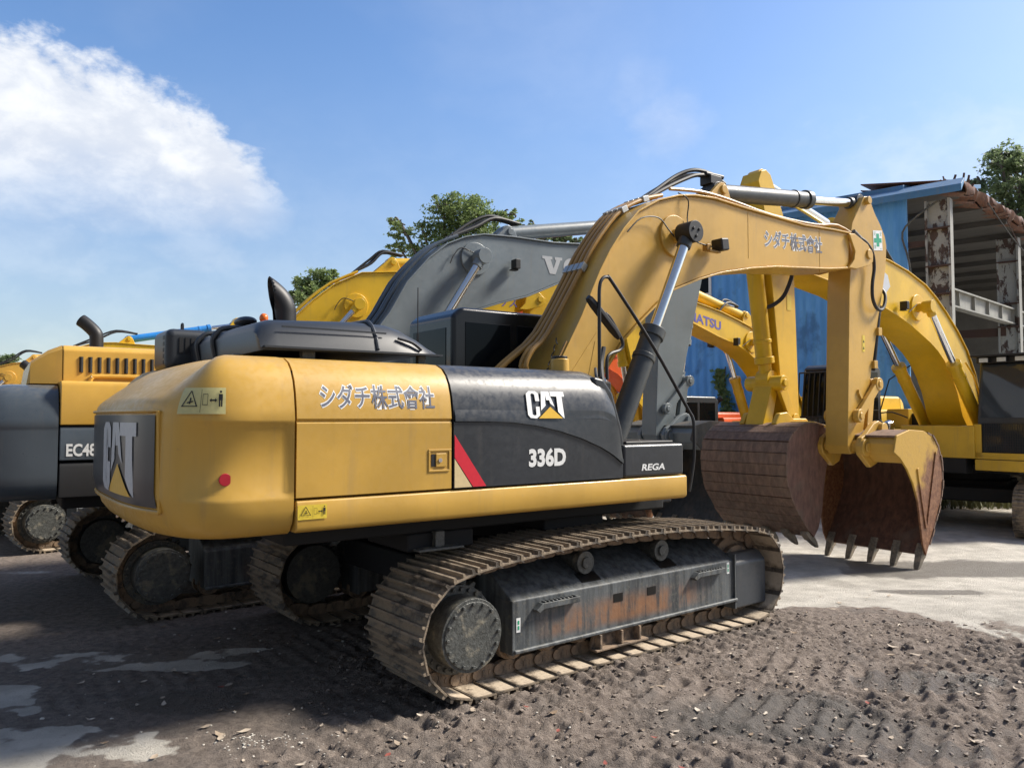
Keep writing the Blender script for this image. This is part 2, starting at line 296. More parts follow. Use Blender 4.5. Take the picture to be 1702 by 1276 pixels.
def make_track(root, yc, drz, sp):
    W = sp['shoe']; side = -1 if yc < 0 else 1; xs, xi, R, zc = sp['xs'], sp['xi'], sp['R'], sp['zc']
    hw = sp.get('fw', .26); yo = yc+side*hw; yi = yc-side*hw*1.15
    fb = MB()                                            # the frame is the part; chain, wheels and rollers are its sub-parts
    sec = [(yo, .25), (yo, .64), (yo-side*.36, .85), (yi, .85), (yi, .25)]
    fb.prismx(sec, xs+.43, xi-.22)
    fb.box(xs+.435, xi-.2, min(yo, yo+side*.035), max(yo, yo+side*.035), .243, .275)
    fr = fb.build('track', M['frame'], root, .012, rz=drz)
    g = MB(); g.prismx([(yo+side*.012, .16), (yo+side*.012, .60), (yo-side*.07, .69), (yi, .69), (yi, .16)], xi-.215, xi+.30); g.build('idler_guard', M['frame'] if not sp.get('main') else M['guard'], fr, .025)
    if sp.get('main'):
        yy = yo+side*.002
        for x in (-.02, .40):                              # lightening holes: shallow dark boxes stand in for the shade inside
            m = MB(); m.box(x-.055, x+.055, min(yo+side*.0035, yo-side*.02), max(yo+side*.0035, yo-side*.02), .475, .545); m.build('frame_hole', M['hole_shade'], fr)
        sl = Vector((0, -side*.36, .21)).normalized(); nn = Vector((0, side*.21, .36)).normalized()
        for x in (-.28, .70): m = MB(); m.obox(Vector((x, yo-side*.10, .64+.0583))+nn*.0005, (1, 0, 0), sl, nn, .11, .055, .004); m.build('frame_hole', M['hole_shade'], fr)
        for x0_ in (-.97, .93):                            # grip steps
            m = MB(); m.prism([(x0_, .555), (x0_+.06, .60), (x0_+.46, .60), (x0_+.46, .555), (x0_+.08, .555), (x0_+.03, .53)], min(yo, yo+side*.06), max(yo, yo+side*.06))
            for k_ in range(9): xx = x0_+.09+.04*k_; m.box(xx-.008, xx+.008, min(yo+side*.01, yo+side*.058), max(yo+side*.01, yo+side*.058), .5995, .612)
            m.build('track_step', M['frame'], fr, .004)
        for x, z in ((-1.13, .40), (1.48, .52)):
            f_ = planemap((x, yo+side*.002, z), (1, 0, 0), (0, 0, 1), (0, side, 0)); q_ = poly('small_label', [rect(0, .04, 0, .11)], M['white'], fr, f_, .002); poly('pictogram', [rect(.012, .028, .02, .05), rect(.012, .028, .06, .09)], M['green'], q_, f_, .004)
        m = MB(); m.prism([(-.28, .245), (-.33, .115), (.30, .115), (.24, .245)], yo-side*.02, yo-side*.05)
        for x in (-.27, -.02, .2): m.box(x-.012, x+.012, min(yo-side*.02, yo+side*.05), max(yo-side*.02, yo+side*.05), .13, .245)
        m.box(-.33, .30, min(yo-side*.02, yo+side*.055), max(yo-side*.02, yo+side*.055), .112, .129); m.build('chain_guide', M['link'], fr, .004)
        m = MB(); m.box(xi-.232, xi-.214, min(yo+side*.022, yi), max(yo+side*.022, yi), .17, .70); m.build('end_plate', M['frame'], fr, .004)
        m = MB(); m.box(xs+.425, xs+.45, min(yo+side*.012, yi), max(yo+side*.012, yi), .235, .645); m.build('end_plate', M['frame'], fr, .004)
    P = track_path(xs, xi, R, zc, sp['top']); n = sp['n']; pos, per = resample(P, n); pit = per/n
    cen = np.array([(xs+xi)/2, zc])
    def xf(i):
        a, b_ = pos[i], pos[(i+1) % n]; c = (a+b_)/2; d = (b_-a)/np.linalg.norm(b_-a)
        nn = np.array([d[1], -d[0]]); nn = nn if nn@(c-cen) > 0 else -nn
        return Matrix(((d[0], 0, nn[0], c[0]), (0, 1, 0, yc), (d[1], 0, nn[1], c[1]), (0, 0, 0, 1)))
    proto = shoe_mb(pit, W)
    if sp.get('main'):
        so_ = proto.build('track_shoe', [M['shoe'], M['pale'], M['link']], fr); so_.matrix_local = xf(0)
        for i in range(1, n):
            c = so_.copy(); COL.objects.link(c); c.parent = fr; c.matrix_local = xf(i)
    else:
        b = MB()
        for i in range(n):
            X = xf(i); o = len(b.v); b.v += [tuple(X @ Vector(v)) for v in proto.v]; b.f += [tuple(k+o for k in f) for f in proto.f]; b.mi += proto.mi
        b.build('track_tread', [M['shoe'], M['pale'], M['link']], fr)
    s = MB(); k = 23; pts = []
    for i in range(k*4):
        a = 2*PI*i/(k*4); r = R+(.012 if i % 4 in (0, 1) else -.045); pts.append((xs+r*math.cos(a), zc+r*math.sin(a)))
    s.prism(pts, yc-.03, yc+.03); s.ycyl(xs, zc, yc-side*.2, yc+side*.06, R-.09, 28); s.build('sprocket', M['hub'], fr, .006)
    h = MB(); h.ycyl(xs, zc, yc+side*.06, yc+side*.16, .325, 40); h.ycyl(xs, zc, yc+side*.16, yc+side*.36, .262, 40)
    h.ycyl(xs, zc, yc+side*.36, yc+side*.368, .24, 40)
    for q, r, y, m_ in ((26, .293, .16, .017), (16, .222, .368, .014)):
        for i in range(q):
            a = 2*PI*i/q; h.ycyl(xs+r*math.cos(a), zc+r*math.sin(a), yc+side*(y-.004), yc+side*(y+.02), m_, 8)
    h.build('drive_hub', M['hub'], fr, .008)
    b = MB(); b.ycyl(xi, zc, yc-.09, yc+.09, R-.02, 32); b.ycyl(xi, zc, yc-.045, yc+.045, R+.012, 32); b.ycyl(xi, zc, yc-.15, yc+.15, R*.72, 28); b.build('idler', M['link'], fr, .012)
    for i in range(sp.get('nr', 8)):
        x = xs+.52+(xi-xs-.95)*i/(sp.get('nr', 8)-1); b = MB(); z = zc-R+.155
        for y0, y1, r in ((-.19, -.125, .085), (-.125, -.06, .105), (-.06, .06, .075), (.06, .125, .105), (.125, .19, .085)): b.ycyl(x, z, yc+y0, yc+y1, r, 16)
        b.build('track_roller', M['link'], fr, .008)
    for x in (xs+.38*(xi-xs), xs+.66*(xi-xs)):
        b = MB(); z = sp['top']-.165
        b.ycyl(x, z, yc-.13, yc+.13, .075, 18); b.ycyl(x, z, yc-.17, yc-.10, .098, 18); b.ycyl(x, z, yc+.10, yc+.17, .098, 18); b.ycyl(x, z, yc+side*.17, yc+side*.19, .05, 14)
        b.box(x-.04, x+.04, min(yc-side*.12, yc-side*.3), max(yc-side*.12, yc-side*.3), .78, z+.03); b.build('carrier_roller', M['hub'], fr, .008)
    return fr
def undercarriage(root, drz, sp):
    b = MB(); g = sp['gauge']/2-.24
    b.prismz([(-1.3, -g), (-.95, -g), (-.55, -.6), (.55, -.6), (.95, -g), (1.3, -g), (1.3, g), (.95, g), (.55, .6), (-.55, .6), (-.95, g), (-1.3, g)], .56, .82); b.box(-.75, .75, -.75, .75, .5, .93)
    b.cyl((0, 0, .93), (0, 0, 1.14), .72, None, 36); b.build('car_body', M['under'], root, .02, rz=drz)
    for s in (-1, 1): make_track(root, s*sp['gauge']/2, drz, sp)

# ------------------------------------------------------------------ body panels
PROF = [(1.515, 0), (2.008, 0), (2.013, .012), (2.024, .012), (2.032, -.002), (2.10, .006), (2.20, .024), (2.29, .055), (2.36, .10), (2.41, .155), (2.445, .24), (2.46, .38), (2.465, .6)]
def inset(z): return float(np.interp(z, [p[0] for p in PROF], [p[1] for p in PROF]))
def cw_plan(xs, hy, a, n=2.7, N=60):
    pts = [(xs, -hy), (xs-.06, -hy), (xs-.11, -hy)]
    for i in range(1, N):
        y = -hy*math.cos(PI*i/N); c = abs(y/hy); pts.append((xs-.11-a*(1-c**n)**(1/n), y))
    return np.array(pts+[(xs-.11, hy), (xs-.06, hy), (xs, hy)])
def counterweight(root, mat, xs, hy, a, z0, z1, split, flat_rear=.38, recess=True, n=2.7):
    pl = cw_plan(xs, hy, a, n); d = np.gradient(pl, axis=0); nr = np.stack([d[:, 1], -d[:, 0]], 1); nr /= np.linalg.norm(nr, axis=1)[:, None]
    nr[nr[:, 0]*0+((pl-np.array([xs+1.5, 0]))*nr).sum(1) < 0] *= -1
    S = np.concatenate([[0], np.cumsum(np.linalg.norm(np.diff(pl, axis=0), axis=1))]); tot = S[-1]
    k = (z1-1.27)/(2.465-1.27)
    side = [(1.27, .16), (1.278, .11), (1.30, .07), (1.36, .025), (1.44, .004), (1.505, 0), (1.53, .0), (1.56, .0), (1.75, 0), (1.98, .0), (2.008, .0), (2.028, -.006), (2.10, .006), (2.20, .024), (2.29, .055), (2.36, .10), (2.41, .155), (2.445, .24), (2.462, .38), (2.466, .6), (2.466, 1.0)]
    rear = [(1.27, .19), (1.278, .14), (1.30, .10), (1.36, .055), (1.44, .03), (1.505, .012), (1.53, .004), (1.56, .0), (1.75, 0), (1.98, .0), (2.06, .0), (2.12, .012), (2.15, .03), (2.18, .065), (2.24, .14), (2.31, .235), (2.36, .31), (2.41, .39), (2.45, .50), (2.462, .62), (2.462, 1.0)]
    def P(s, j, lift=0.):
        s = min(max(s, 0), tot); x = np.interp(s, S, pl[:, 0]); y = np.interp(s, S, pl[:, 1]); n = np.array([np.interp(s, S, nr[:, 0]), np.interp(s, S, nr[:, 1])]); n /= np.linalg.norm(n)
        m = min(s, tot-s); w_ = float(np.clip((m-.45)/.55, 0, 1)); w_ = w_*w_*(3-2*w_)
        zj = side[j][0]*(1-w_)+rear[j][0]*w_; ij = side[j][1]*(1-w_)+rear[j][1]*w_
        if recess and 6 <= j <= 10:                       # shallow pressed panel round each rear corner
            f = np.clip(m/.05, 0, 1)*np.clip((.74-m)/.07, 0, 1); ij += .022*f*f*(3-2*f)*(1 if 7 <= j <= 9 else .0)
        zz = z0+(zj-1.27)*k; ii = ij-lift
        return (x-n[0]*ii, y-n[1]*ii, zz)
    def at(s, z, lift=0.):
        zj = 1.27+(z-z0)/k; zs = []
        m = min(s, tot-s); w_ = float(np.clip((m-.45)/.55, 0, 1)); w_ = w_*w_*(3-2*w_)
        zs = [side[j][0]*(1-w_)+rear[j][0]*w_ for j in range(len(side))]; j = int(np.clip(np.searchsorted(zs, zj)-1, 0, len(zs)-2)); t = (zj-zs[j])/max(1e-6, zs[j+1]-zs[j])
        return Vector(P(s, j, lift)).lerp(Vector(P(s, j+1, lift)), float(np.clip(t, 0, 1)))
    q = np.concatenate([np.linspace(0, .05, 3), np.linspace(.08, tot-.08, 110), np.linspace(tot-.05, tot, 3)])
    b = MB(); rows = [[P(s, j) for s in q] for j in range(len(side))]; b.grid(rows); n = len(q)
    b.add([rows[0][i] for i in range(n)], [tuple(range(n))]); b.add([rows[-1][i] for i in range(n)], [tuple(range(n))])
    b.add([r[0] for r in rows]+[r[-1] for r in rows][::-1], [tuple(range(2*len(rows)))])
    return b.build('counterweight', mat, root, ang=48), at, tot
def panel(root, name, mat, x0, x1, z0=1.515, side=-1, hy=1.495, bevel=.008, shrink=None):
    """side panel following the body's cross-section; shrink(x) pulls the top down towards a rounded front end"""
    prof = [(max(z, z0), i) for z, i in PROF if z >= z0-1e-6]; b = MB(); X = np.linspace(x0, x1, 2 if not shrink else 26); rows = []
    for x in X:
        k = shrink(x) if shrink else 1.; r = [(x, side*(hy-i), z0+(z-z0)*k) for z, i in prof]; r += [(x, side*(hy-.65), r[-1][2]), (x, side*(hy-.65), z0)]; rows.append(r)
    b.grid(rows, True); n = len(rows[0]); b.add(rows[0], [tuple(range(n))]); b.add(rows[-1], [tuple(range(n))])
    return b.build(name, mat, root, bevel, ang=28)
def sidemap(x0, z0, hy=1.495, side=-1):
    def f(u, v, lift): z = z0+v; return (x0+u, side*(hy-inset(z)+lift), z)
    return f
def planemap(o, U, V, N):
    o, U, V, N = Vector(o), Vector(U).normalized(), Vector(V).normalized(), Vector(N).normalized()
    return lambda u, v, lift: tuple(o+U*u+V*v+N*lift)
# letters of the maker's mark: three tall letters over a triangle (unit box 0..1 x 0..1)
MARK = [[(.0, .12), (.06, .02), (.17, .0), (.22, .0), (.31, .11), (.31, .42), (.215, .42), (.215, .13), (.17, .10), (.115, .14), (.115, .86), (.16, .90), (.215, .86), (.215, .62), (.32, .62), (.32, .90), (.25, .98), (.08, .98), (.0, .88)],
        [(.40, .98), (.60, .98), (.705, .42), (.60, .55), (.585, .66), (.505, .66), (.50, .86), (.47, .55), (.475, .47), (.34, .28)],
        [(.63, .98), (1.0, .98), (1.0, .80), (.93, .80), (.95, .0), (.90, .06), (.79, .24), (.79, .80), (.63, .80)]]
TRI = [[(.27, .0), (.90, .0), (.585, .42)]]
def mark(root, fmap, W, H, lm, ym):
    g = lambda u, v, l: fmap(u*W, v*H, l)
    o = poly('lettering', MARK, lm, root, g); poly('triangle', TRI, ym, o, g, .006); return o
def warn_sticker(root, fmap, W, H, base):
    b = MB(); b.grid([[fmap(W*i/12, H*j/5, .006) for i in range(13)] for j in range(6)]); o = b.build('warning_sticker', base, root, recalc=False); s = H
    L = lambda pts: [(x*W, y*H) for x, y in pts]
    P = [L(p) for p in ([(.08, .28), (.44, .28), (.44, .31), (.08, .31)], [(.08, .28), (.105, .28), (.27, .88), (.245, .88)], [(.44, .28), (.415, .28), (.25, .88), (.275, .88)], [(.2, .40), (.34, .46), (.34, .5), (.2, .45)], [(.25, .38), (.28, .38), (.29, .62), (.26, .62)],
         rect(.50, .507, .06, .94), rect(.54, .548, .34, .76), rect(.64, .648, .34, .76), rect(.54, .648, .74, .76), rect(.54, .648, .34, .36), [(.68, .52), (.72, .60), (.72, .55), (.79, .55), (.79, .60), (.83, .52), (.79, .44), (.79, .49), (.72, .49), (.72, .44)],
         rect(.86, .94, .52, .76), rect(.865, .895, .28, .52), rect(.905, .935, .28, .52), [(.885, .80), (.915, .80), (.925, .86), (.9, .9), (.875, .86)])]
    poly('pictogram', P, M['ink'], o, fmap, .011)
    return o
def cylinder(root, a, b, split, rb, rr, mb, mr=None, name='hydraulic_cylinder', rod_first=False):
    """barrel from a to the split, rod on to b; eyes at both ends lie along y"""
    a, b = Vector(a), Vector(b); c = a.lerp(b, split); d = (b-a).normalized(); m = MB()
    m.cyl(a, c, rb, None, 24); m.cyl(c-d*.02, c+d*.09, rb*1.18, None, 24); m.cyl(c-d*.30, c-d*.24, rb*1.10, None, 24); m.ycyl(a.x, a.z, a.y-rb*.9, a.y+rb*.9, rb*1.05, 20)
    o = m.build(name, mb, root, .008)
    r = MB(); r.cyl(c, b, rr, None, 20); r.build('rod', mr or M['chrome'], o)
    e = MB(); e.ycyl(b.x, b.z, b.y-rr*1.5, b.y+rr*1.5, rr*1.9, 20); e.cyl(b-d*rr*3.2, b-d*rr*1.2, rr*1.35, None, 16); e.build('rod_eye', mb, o, .006)
    return o
def bucket(root, prof, lip, hw, mats, pins, teeth=5, ribs=True, full=False, vee=()):
    """prof = outer side outline from top front round the back to the lip; the mouth is open between its first and last points"""
    back, sidem, toothm, inside = mats; b = MB(); th = .03
    P = [Vector((x, 0, z)) for x, z in prof]; Q = []
    for i, p in enumerate(P):
        d = (P[min(i+1, len(P)-1)]-P[max(i-1, 0)]).normalized(); n = Vector((-d.z, 0, d.x)); c = sum(P, Vector())/len(P)
        if n.dot(c-p) < 0: n = -n
        Q.append(p+n*th)
    rows_o = [[(p.x, y, p.z) for y in (-hw+.03, hw-.03)] for p in P]; rows_i = [[(p.x, y, p.z) for y in (-hw+.03, hw-.03)] for p in Q]
    b.mat(0).grid(rows_o); b.mat(1).grid(rows_i)
    b.mat(0).add([rows_o[0][0], rows_o[0][1], rows_i[0][1], rows_i[0][0]], [(0, 1, 2, 3)]); b.add([rows_o[-1][0], rows_o[-1][1], rows_i[-1][1], rows_i[-1][0]], [(0, 1, 2, 3)])
    if ribs:
        dist = [0]
        for i in range(len(P)-1): dist.append(dist[-1]+(P[i+1]-P[i]).length)
        T = dist[-1]; m = 15
        for k in range(m):
            q0 = .04 if full else .30; t0 = T*(q0+(.94-q0)*k/m); t1 = t0+T*(.94-q0)/m*(.93+.05*((k*7)%5)/4)
            f = lambda t: Vector((np.interp(t, dist, [p.x for p in P]), 0, np.interp(t, dist, [p.z for p in P])))
            p0, p1 = f(t0), f(t1); d = (p1-p0).normalized(); n = Vector((d.z, 0, -d.x)); c = sum(P, Vector())/len(P)
            if n.dot(p0-c) < 0: n = -n
            b.obox((p0+p1)/2+n*(.008+.005*((k*3)%4)/3), d, (0, 1, 0), n, (p1-p0).length/2, hw+.004+.012*((k*5)%3)/2, .013)
    o = b.build('bucket', [back, inside], root, .0)
    for s in (-1, 1):
        m = MB(); pp = [(p.x, p.z) for p in P]
        if lip: pp = pp+lip
        m.prism(pp, s*hw-(.03 if s > 0 else 0), s*hw+(.03 if s < 0 else 0)); m.build('side_plate', sidem, o, .008)
        if vee:
            for p_, q_ in vee:
                p3, q3 = Vector((p_[0], s*(hw+.006), p_[1])), Vector((q_[0], s*(hw+.006), q_[1])); d_ = (q3-p3).normalized(); m = MB(); m.obox((p3+q3)/2, d_, (0, 1, 0), Vector((-d_.z, 0, d_.x)), (q3-p3).length/2, .010, .022); m.build('side_rib', sidem, o, .004)
    a, t_ = P[-1], (P[-1]-P[-2]).normalized(); nrm = Vector((-t_.z, 0, t_.x))
    for i in range(teeth):
        y = -hw+.09+(2*hw-.18)*i/(teeth-1); m = MB(); base = a-t_*.16; u = Vector((0, 1, 0))
        rows = []
        for dd, wv, hh in ((0, .055, .06), (.16, .058, .062), (.20, .05, .05), (.34, .042, .032), (.42, .03, .012)):
            c = base+t_*dd; rows.append([c+u*sx*wv+nrm*sz*hh+Vector((0, y, 0)) for sx, sz in ((-1, -1), (1, -1), (1, 1), (-1, 1))])
        m.grid(rows, True); m.add(rows[0], [(0, 1, 2, 3)]); m.add(rows[-1], [(0, 1, 2, 3)]); m.build('tooth', toothm, o, .006)
    return o, P
def cab(root, x0, x1, y0, y1, z0, z1, mat, rails=False, lights=False, bars=False, glassm=None):
    gm = glassm or M['glass']; xm = x0+(x1-x0)*.02
    side = [(x0, z0), (x1, z0), (x1+.02, z0+.75), (x1-.16, z1-.10), (x1-.28, z1-.02), (x1-.6, z1), (x0+.12, z1), (x0, z1-.10)]
    b = MB(); b.prism(side, y0, y1); o = b.build('cab', mat, root, .05, seg=3)
    def win(nm, pts, y, s): m = MB(); m.prism(pts, y-s*.01, y+s*.006); m.build(nm, gm, o, .004)
    for y, s in ((y0, -1), (y1, 1)):
        win('side_window', [(x0+.16, z0+.62), (x0+.75, z0+.62), (x0+.75, z1-.16), (x0+.16, z1-.16)], y, s)
        win('side_window', [(x0+.84, z0+.45), (x1-.12, z0+.45), (x1-.10, z0+.78), (x1-.27, z1-.16), (x0+.84, z1-.16)], y, s)
    m = MB(); m.box(x0-.006, x0+.01, y0+.13, y1-.13, z0+.75, z1-.22); m.build('rear_window', gm, o, .004)
    # windscreen lies on the sloping front
    m = MB(); p, q = Vector((x1+.02, 0, z0+.75)), Vector((x1-.16, 0, z1-.10)); d = (q-p).normalized(); n = Vector((d.z, 0, -d.x))
    for a0, a1 in ((.03, .97),):
        A, B = p.lerp(q, a0), p.lerp(q, a1); m.obox((A+B)/2+Vector((0, (y0+y1)/2, 0)), d, (0, 1, 0), n, (B-A).length/2, (y1-y0)/2-.07, .008)
    m.build('windscreen', gm, o, .004)
    m = MB(); m.box(x1-.0, x1+.022, y0+.1, y1-.1, z0+.14, z0+.68); m.build('lower_window', gm, o, .03)
    if rails:
        m = MB()
        for z in np.linspace(z0+.15, z0+.68, 12): m.box(x1+.026, x1+.034, y0+.1, y1-.1, z-.004, z+.004)
        for y in np.linspace(y0+.1, y1-.1, 20): m.box(x1+.0265, x1+.0335, y-.004, y+.004, z0+.15, z0+.68)
        m.build('window_guard', M['black'], o)
    if lights:
        m = MB(); m.prism([(x1-.5, z1+.005), (x1+.14, z1+.005), (x1+.16, z1+.045), (x1-.5, z1+.06)], y0-.04, y1+.04); m.box(x1-.1, x1-.02, y0, y1, z1-.11, z1+.005); m.build('roof_visor', M['black'], o, .01)
        for y in np.linspace(y0+.17, y1-.17, 3):
            m = MB(); m.box(x1-.02, x1+.07, y-.09, y+.09, z1-.105, z1-.005); f = m.build('work_light', M['black'], o, .012); m = MB(); m.box(x1+.071, x1+.078, y-.078, y+.078, z1-.095, z1-.015); m.build('lamp_lens', M['lens'], f, .006)
    if bars:
        m = MB()
        for y in np.linspace(y0, y1, 8): m.tube([(x1+.10, y, z0+.25), (x1+.12, y, z0+.8), (x1-.0, y, z1-.2)], .016, 8)
        for z, x in ((z0+.25, x1+.10), (z0+.8, x1+.12), (z1-.2, x1)): m.tube([(x, y0, z), (x, y1, z)], .018, 8)
        m.build('front_guard', M['black'], o)
    return o
# ------------------------------------------------------------------ working gear
BOOM_T = [(-.05, 1.62), (.22, 2.15), (.52, 2.68), (.77, 3.10), (1.04, 3.62), (1.19, 3.86), (1.40, 4.13), (1.63, 4.36), (1.96, 4.54), (2.30, 4.65), (2.58, 4.70), (2.96, 4.725), (3.55, 4.70), (4.84, 4.67), (5.58, 4.71), (5.98, 4.72)]
BOOM_L = [(5.95, 4.235), (5.41, 4.16), (4.16, 4.045), (3.64, 3.965), (3.06, 3.845), (2.63, 3.715), (2.17, 3.54), (1.92, 3.365), (1.60, 3.11), (1.38, 2.92), (1.08, 2.55), (.70, 2.05), (.30, 1.58), (.12, 1.48)]
def boom(root, mat, top, low, hw, nose, flange=True, bracket=None):
    b = MB(); b.prism(top+low, -hw+.03, hw-.03)
    for s in (-1, 1):
        y0, y1 = (hw-.034, hw) if s > 0 else (-hw, -hw+.034)
    if flange:
        for line, sg in ((top, 1), (low, -1)):             # top and bottom flange plates standing a little proud of the web
            r = []
            for i, (x, z) in enumerate(line):
                a = Vector(line[max(i-1, 0)]); c = Vector(line[min(i+1, len(line)-1)]); d = (c-a).normalized(); n = Vector((-d.y, d.x))*(1 if sg > 0 else 1)
                r.append(((x+n.x*.004, z+n.y*.004), (x+n.x*.026, z+n.y*.026)))
            rows = [[(p[0][0], -hw, p[0][1]), (p[1][0], -hw, p[1][1]), (p[1][0], hw, p[1][1]), (p[0][0], hw, p[0][1])] for p in r]
            b.grid(rows, True); b.add(rows[0], [(0, 1, 2, 3)]); b.add(rows[-1], [(0, 1, 2, 3)])
    o = b.build('boom', mat, root, .006, ang=40)
    nx, nz = nose; x0 = nx-.52; m = MB()
    for s in (-1, 1):
        m.prism([(x0, nz+.24), (x0+.14, nz+.26), (nx-.02, nz+.15), (nx+.13, nz+.02), (nx+.12, nz-.10), (nx, nz-.17), (x0+.18, nz-.26), (x0-.02, nz-.26), (x0+.12, nz-.12), (x0+.15, nz)], s*(hw+.004)-.02, s*(hw+.004)+.02)
    m.ycyl(nx, nz, -hw-.05, hw+.05, .075, 24); m.build('boom_nose', mat, o, .012)
    if bracket:
        m = MB(); x, z = bracket
        for y in (-.13, .13): m.prism([(x-.42, z-.24), (x-.1, z+.05), (x-.03, z+.10), (x+.04, z+.09), (x+.10, z+.02), (x+.22, z-.26)], y-.03, y+.03)
        m.ycyl(x, z, -.19, .19, .06, 20); m.build('cylinder_bracket', mat, o, .012)
    return o
STICK = [(6.45, 5.25), (6.56, 5.40), (6.66, 5.42), (6.76, 5.33), (6.86, 5.19), (7.02, 5.03), (7.15, 4.86), (7.19, 4.72), (7.15, 4.36), (7.06, 4.05), (6.46, 2.02), (6.36, 1.66), (6.28, 1.52), (6.06, 1.50), (5.98, 1.62), (6.10, 3.90), (6.15, 4.30), (6.12, 4.62), (6.22, 4.95)]
BKT = [(6.18, 1.78), (6.55, 1.86), (6.95, 1.84), (7.20, 1.76), (7.38, 1.60), (7.47, 1.40), (7.50, 1.15), (7.46, .90), (7.36, .68), (7.22, .45), (7.06, .20), (6.95, .02)]
LIP = [(6.86, .18), (6.80, .5), (6.74, .82), (6.62, 1.08), (6.45, 1.30), (6.27, 1.46), (6.10, 1.55)]
def shift(pts, dx=0., dz=0., k=1., c=(0, 0)): return [(c[0]+(x-c[0])*k+dx, c[1]+(z-c[1])*k+dz) for x, z in pts]
def gear(root, mat, sp):
    """boom, stick, bucket, links and cylinders; the outlines come in sp or fall back to the common ones"""
    top, low = sp.get('top_', BOOM_T), sp.get('low_', BOOM_L); hw = sp.get('hw', .29); nose = sp.get('nose', (6.42, 4.47)); cm = sp.get('cyl', mat)
    bo = boom(root, mat, top, low, hw, nose, bracket=sp['bracket'])
    px, pz = sp['pin']; fx, fz = sp.get('foot', (1.0, 1.72)); yb = sp.get('yb', hw+.19)
    m = MB(); m.ycyl(px, pz, -yb-.09, yb+.09, .085, 24)
    m.ycyl(px, pz, -hw-.004, hw+.004, .25, 40); m.build('boom_pin', mat, bo, .012)
    for s in (-1, 1):
        c = cylinder(root, (fx, s*yb, fz), (px, s*yb, pz), sp.get('bsplit', .60), .118, .062, cm, name='boom_cylinder')
        if sp.get('pinhead'):
            h = MB(); h.ycyl(px, pz, s*yb-.1 if s > 0 else s*yb+.1, s*(yb+.12), .125, 28)
            for q in range(3): h.ycyl(px+.055*math.cos(q*2.1+.5), pz+.055*math.sin(q*2.1+.5), s*(yb+.118), s*(yb+.135), .018, 10)
            h.build('pin_cap', M['black'], c, .01)
    st = sp.get('stick', STICK); dx, dz, k = sp.get('sx', 0), sp.get('sz', 0), sp.get('sk', 1.)
    T = lambda pts: shift(pts, dx, dz, k, (6.42, 4.47))
    b = MB(); b.prism(T(st), -.18, .18); so_ = b.build('stick', mat, root, .012, ang=40)
    tx, tz = T([(6.62, 5.34)])[0]; b = MB()
    b.ycyl(tx, tz, -.24, .24, .06, 18); b.build('stick_pin', mat, so_, .008)
    b = MB(); b.ycyl(*T([(6.16, 1.62)])[0], -.26, .26, .09, 20); b.build('stick_pin', mat, so_, .008)
    bx, bz = sp['bracket']; cylinder(root, (bx, 0, bz), (tx, 0, tz), sp.get('ssplit', .62), .115, .066, sp.get('scyl', cm), name='stick_cylinder')
    # links between stick and bucket, bucket cylinder along the stick's front
    L0, L1, L2, L3 = [T([p])[0] for p in ((6.20, 2.06), (6.74, 2.54), (6.62, 1.86), (6.95, 4.45))]
    for s in (-1, 1):
        b = MB(); a, c = Vector((L0[0], 0, L0[1])), Vector((L1[0], 0, L1[1])); d = (c-a).normalized(); n = Vector((-d.z, 0, d.x)); y = s*.23
        b.obox((a+c)/2+Vector((0, y, 0)), d, (0, 1, 0), n, (c-a).length/2, .035, .07)
        for p in (a, c): b.ycyl(p.x, p.z, y-.045, y+.045, .10, 24); b.ycyl(p.x, p.z, y-.062, y+.062, .05, 18)
        b.build('tipping_link', mat, root, .012)
    b = MB(); a, c = Vector((L2[0], 0, L2[1])), Vector((L1[0], 0, L1[1])); d = (c-a).normalized(); n = Vector((-d.z, 0, d.x))
    for y in (-.12, .12): b.obox((a+c)/2+Vector((0, y, 0)), d, (0, 1, 0), n, (c-a).length/2, .04, .075)
    b.ycyl(a.x, a.z, -.17, .17, .09, 20); b.ycyl(c.x, c.z, -.17, .17, .09, 20); b.build('bucket_link', mat, root, .012)
    cylinder(root, (L3[0]+.17, 0, L3[1]-.1), (L1[0], 0, L1[1]), .60, .10, .06, cm, name='bucket_cylinder')
    if sp.get('nobucket'): return bo, so_, None
    bp, lp = T(sp.get('bkt', BKT)), T(sp.get('lip', LIP)); bk, P = bucket(root, bp, lp, sp.get('bw', .80), sp.get('bm', (M['bkt_back'], M['bside'], M['tooth'], M['bkt_in'])), None, sp.get('teeth', 5), sp.get('ribs', True), False, sp.get('vee', ()))
    b = MB(); p1, p2 = T([(6.16, 1.60)])[0], T([(6.62, 1.86)])[0]
    hw2 = sp.get('bw', .8)
    ear = T([(6.05, 1.50), (6.02, 1.62), (6.08, 1.74), (6.22, 1.80), (6.42, 1.95), (6.56, 1.99), (6.72, 1.94), (6.78, 1.84), (6.86, 1.78), (6.62, 1.60), (6.50, 1.36), (6.32, 1.30)])
    for s in (-1, 1): b.prism(ear, s*.30-.04, s*.30+.04)
    for s in (-1, 1): b.cyl((p1[0], s*.26, p1[1]), (p1[0], s*.38, p1[1]), .13, None, 24); b.cyl((p1[0], s*.38, p1[1]), (p1[0], s*.41, p1[1]), .075, None, 20); b.cyl((p2[0], s*.26, p2[1]), (p2[0], s*.40, p2[1]), .10, None, 20)
    q = T([(6.22, 1.50), (6.16, 1.66), (6.24, 1.78), (6.55, 1.83), (6.75, 1.70), (6.60, 1.46), (6.38, 1.38)])
    for s in (-1, 1): b.prism(q, s*.34, s*(hw2-.005))
    b.build('bucket_ears', sp.get('ear', mat), bk, .015)
    return bo, so_, bk
M['cabblack'] = plain('gloss_black_cab', (.008, .009, .011), .22)
M['clamp'] = plain('zinc_clamp', (.42, .43, .42), .45, .6)
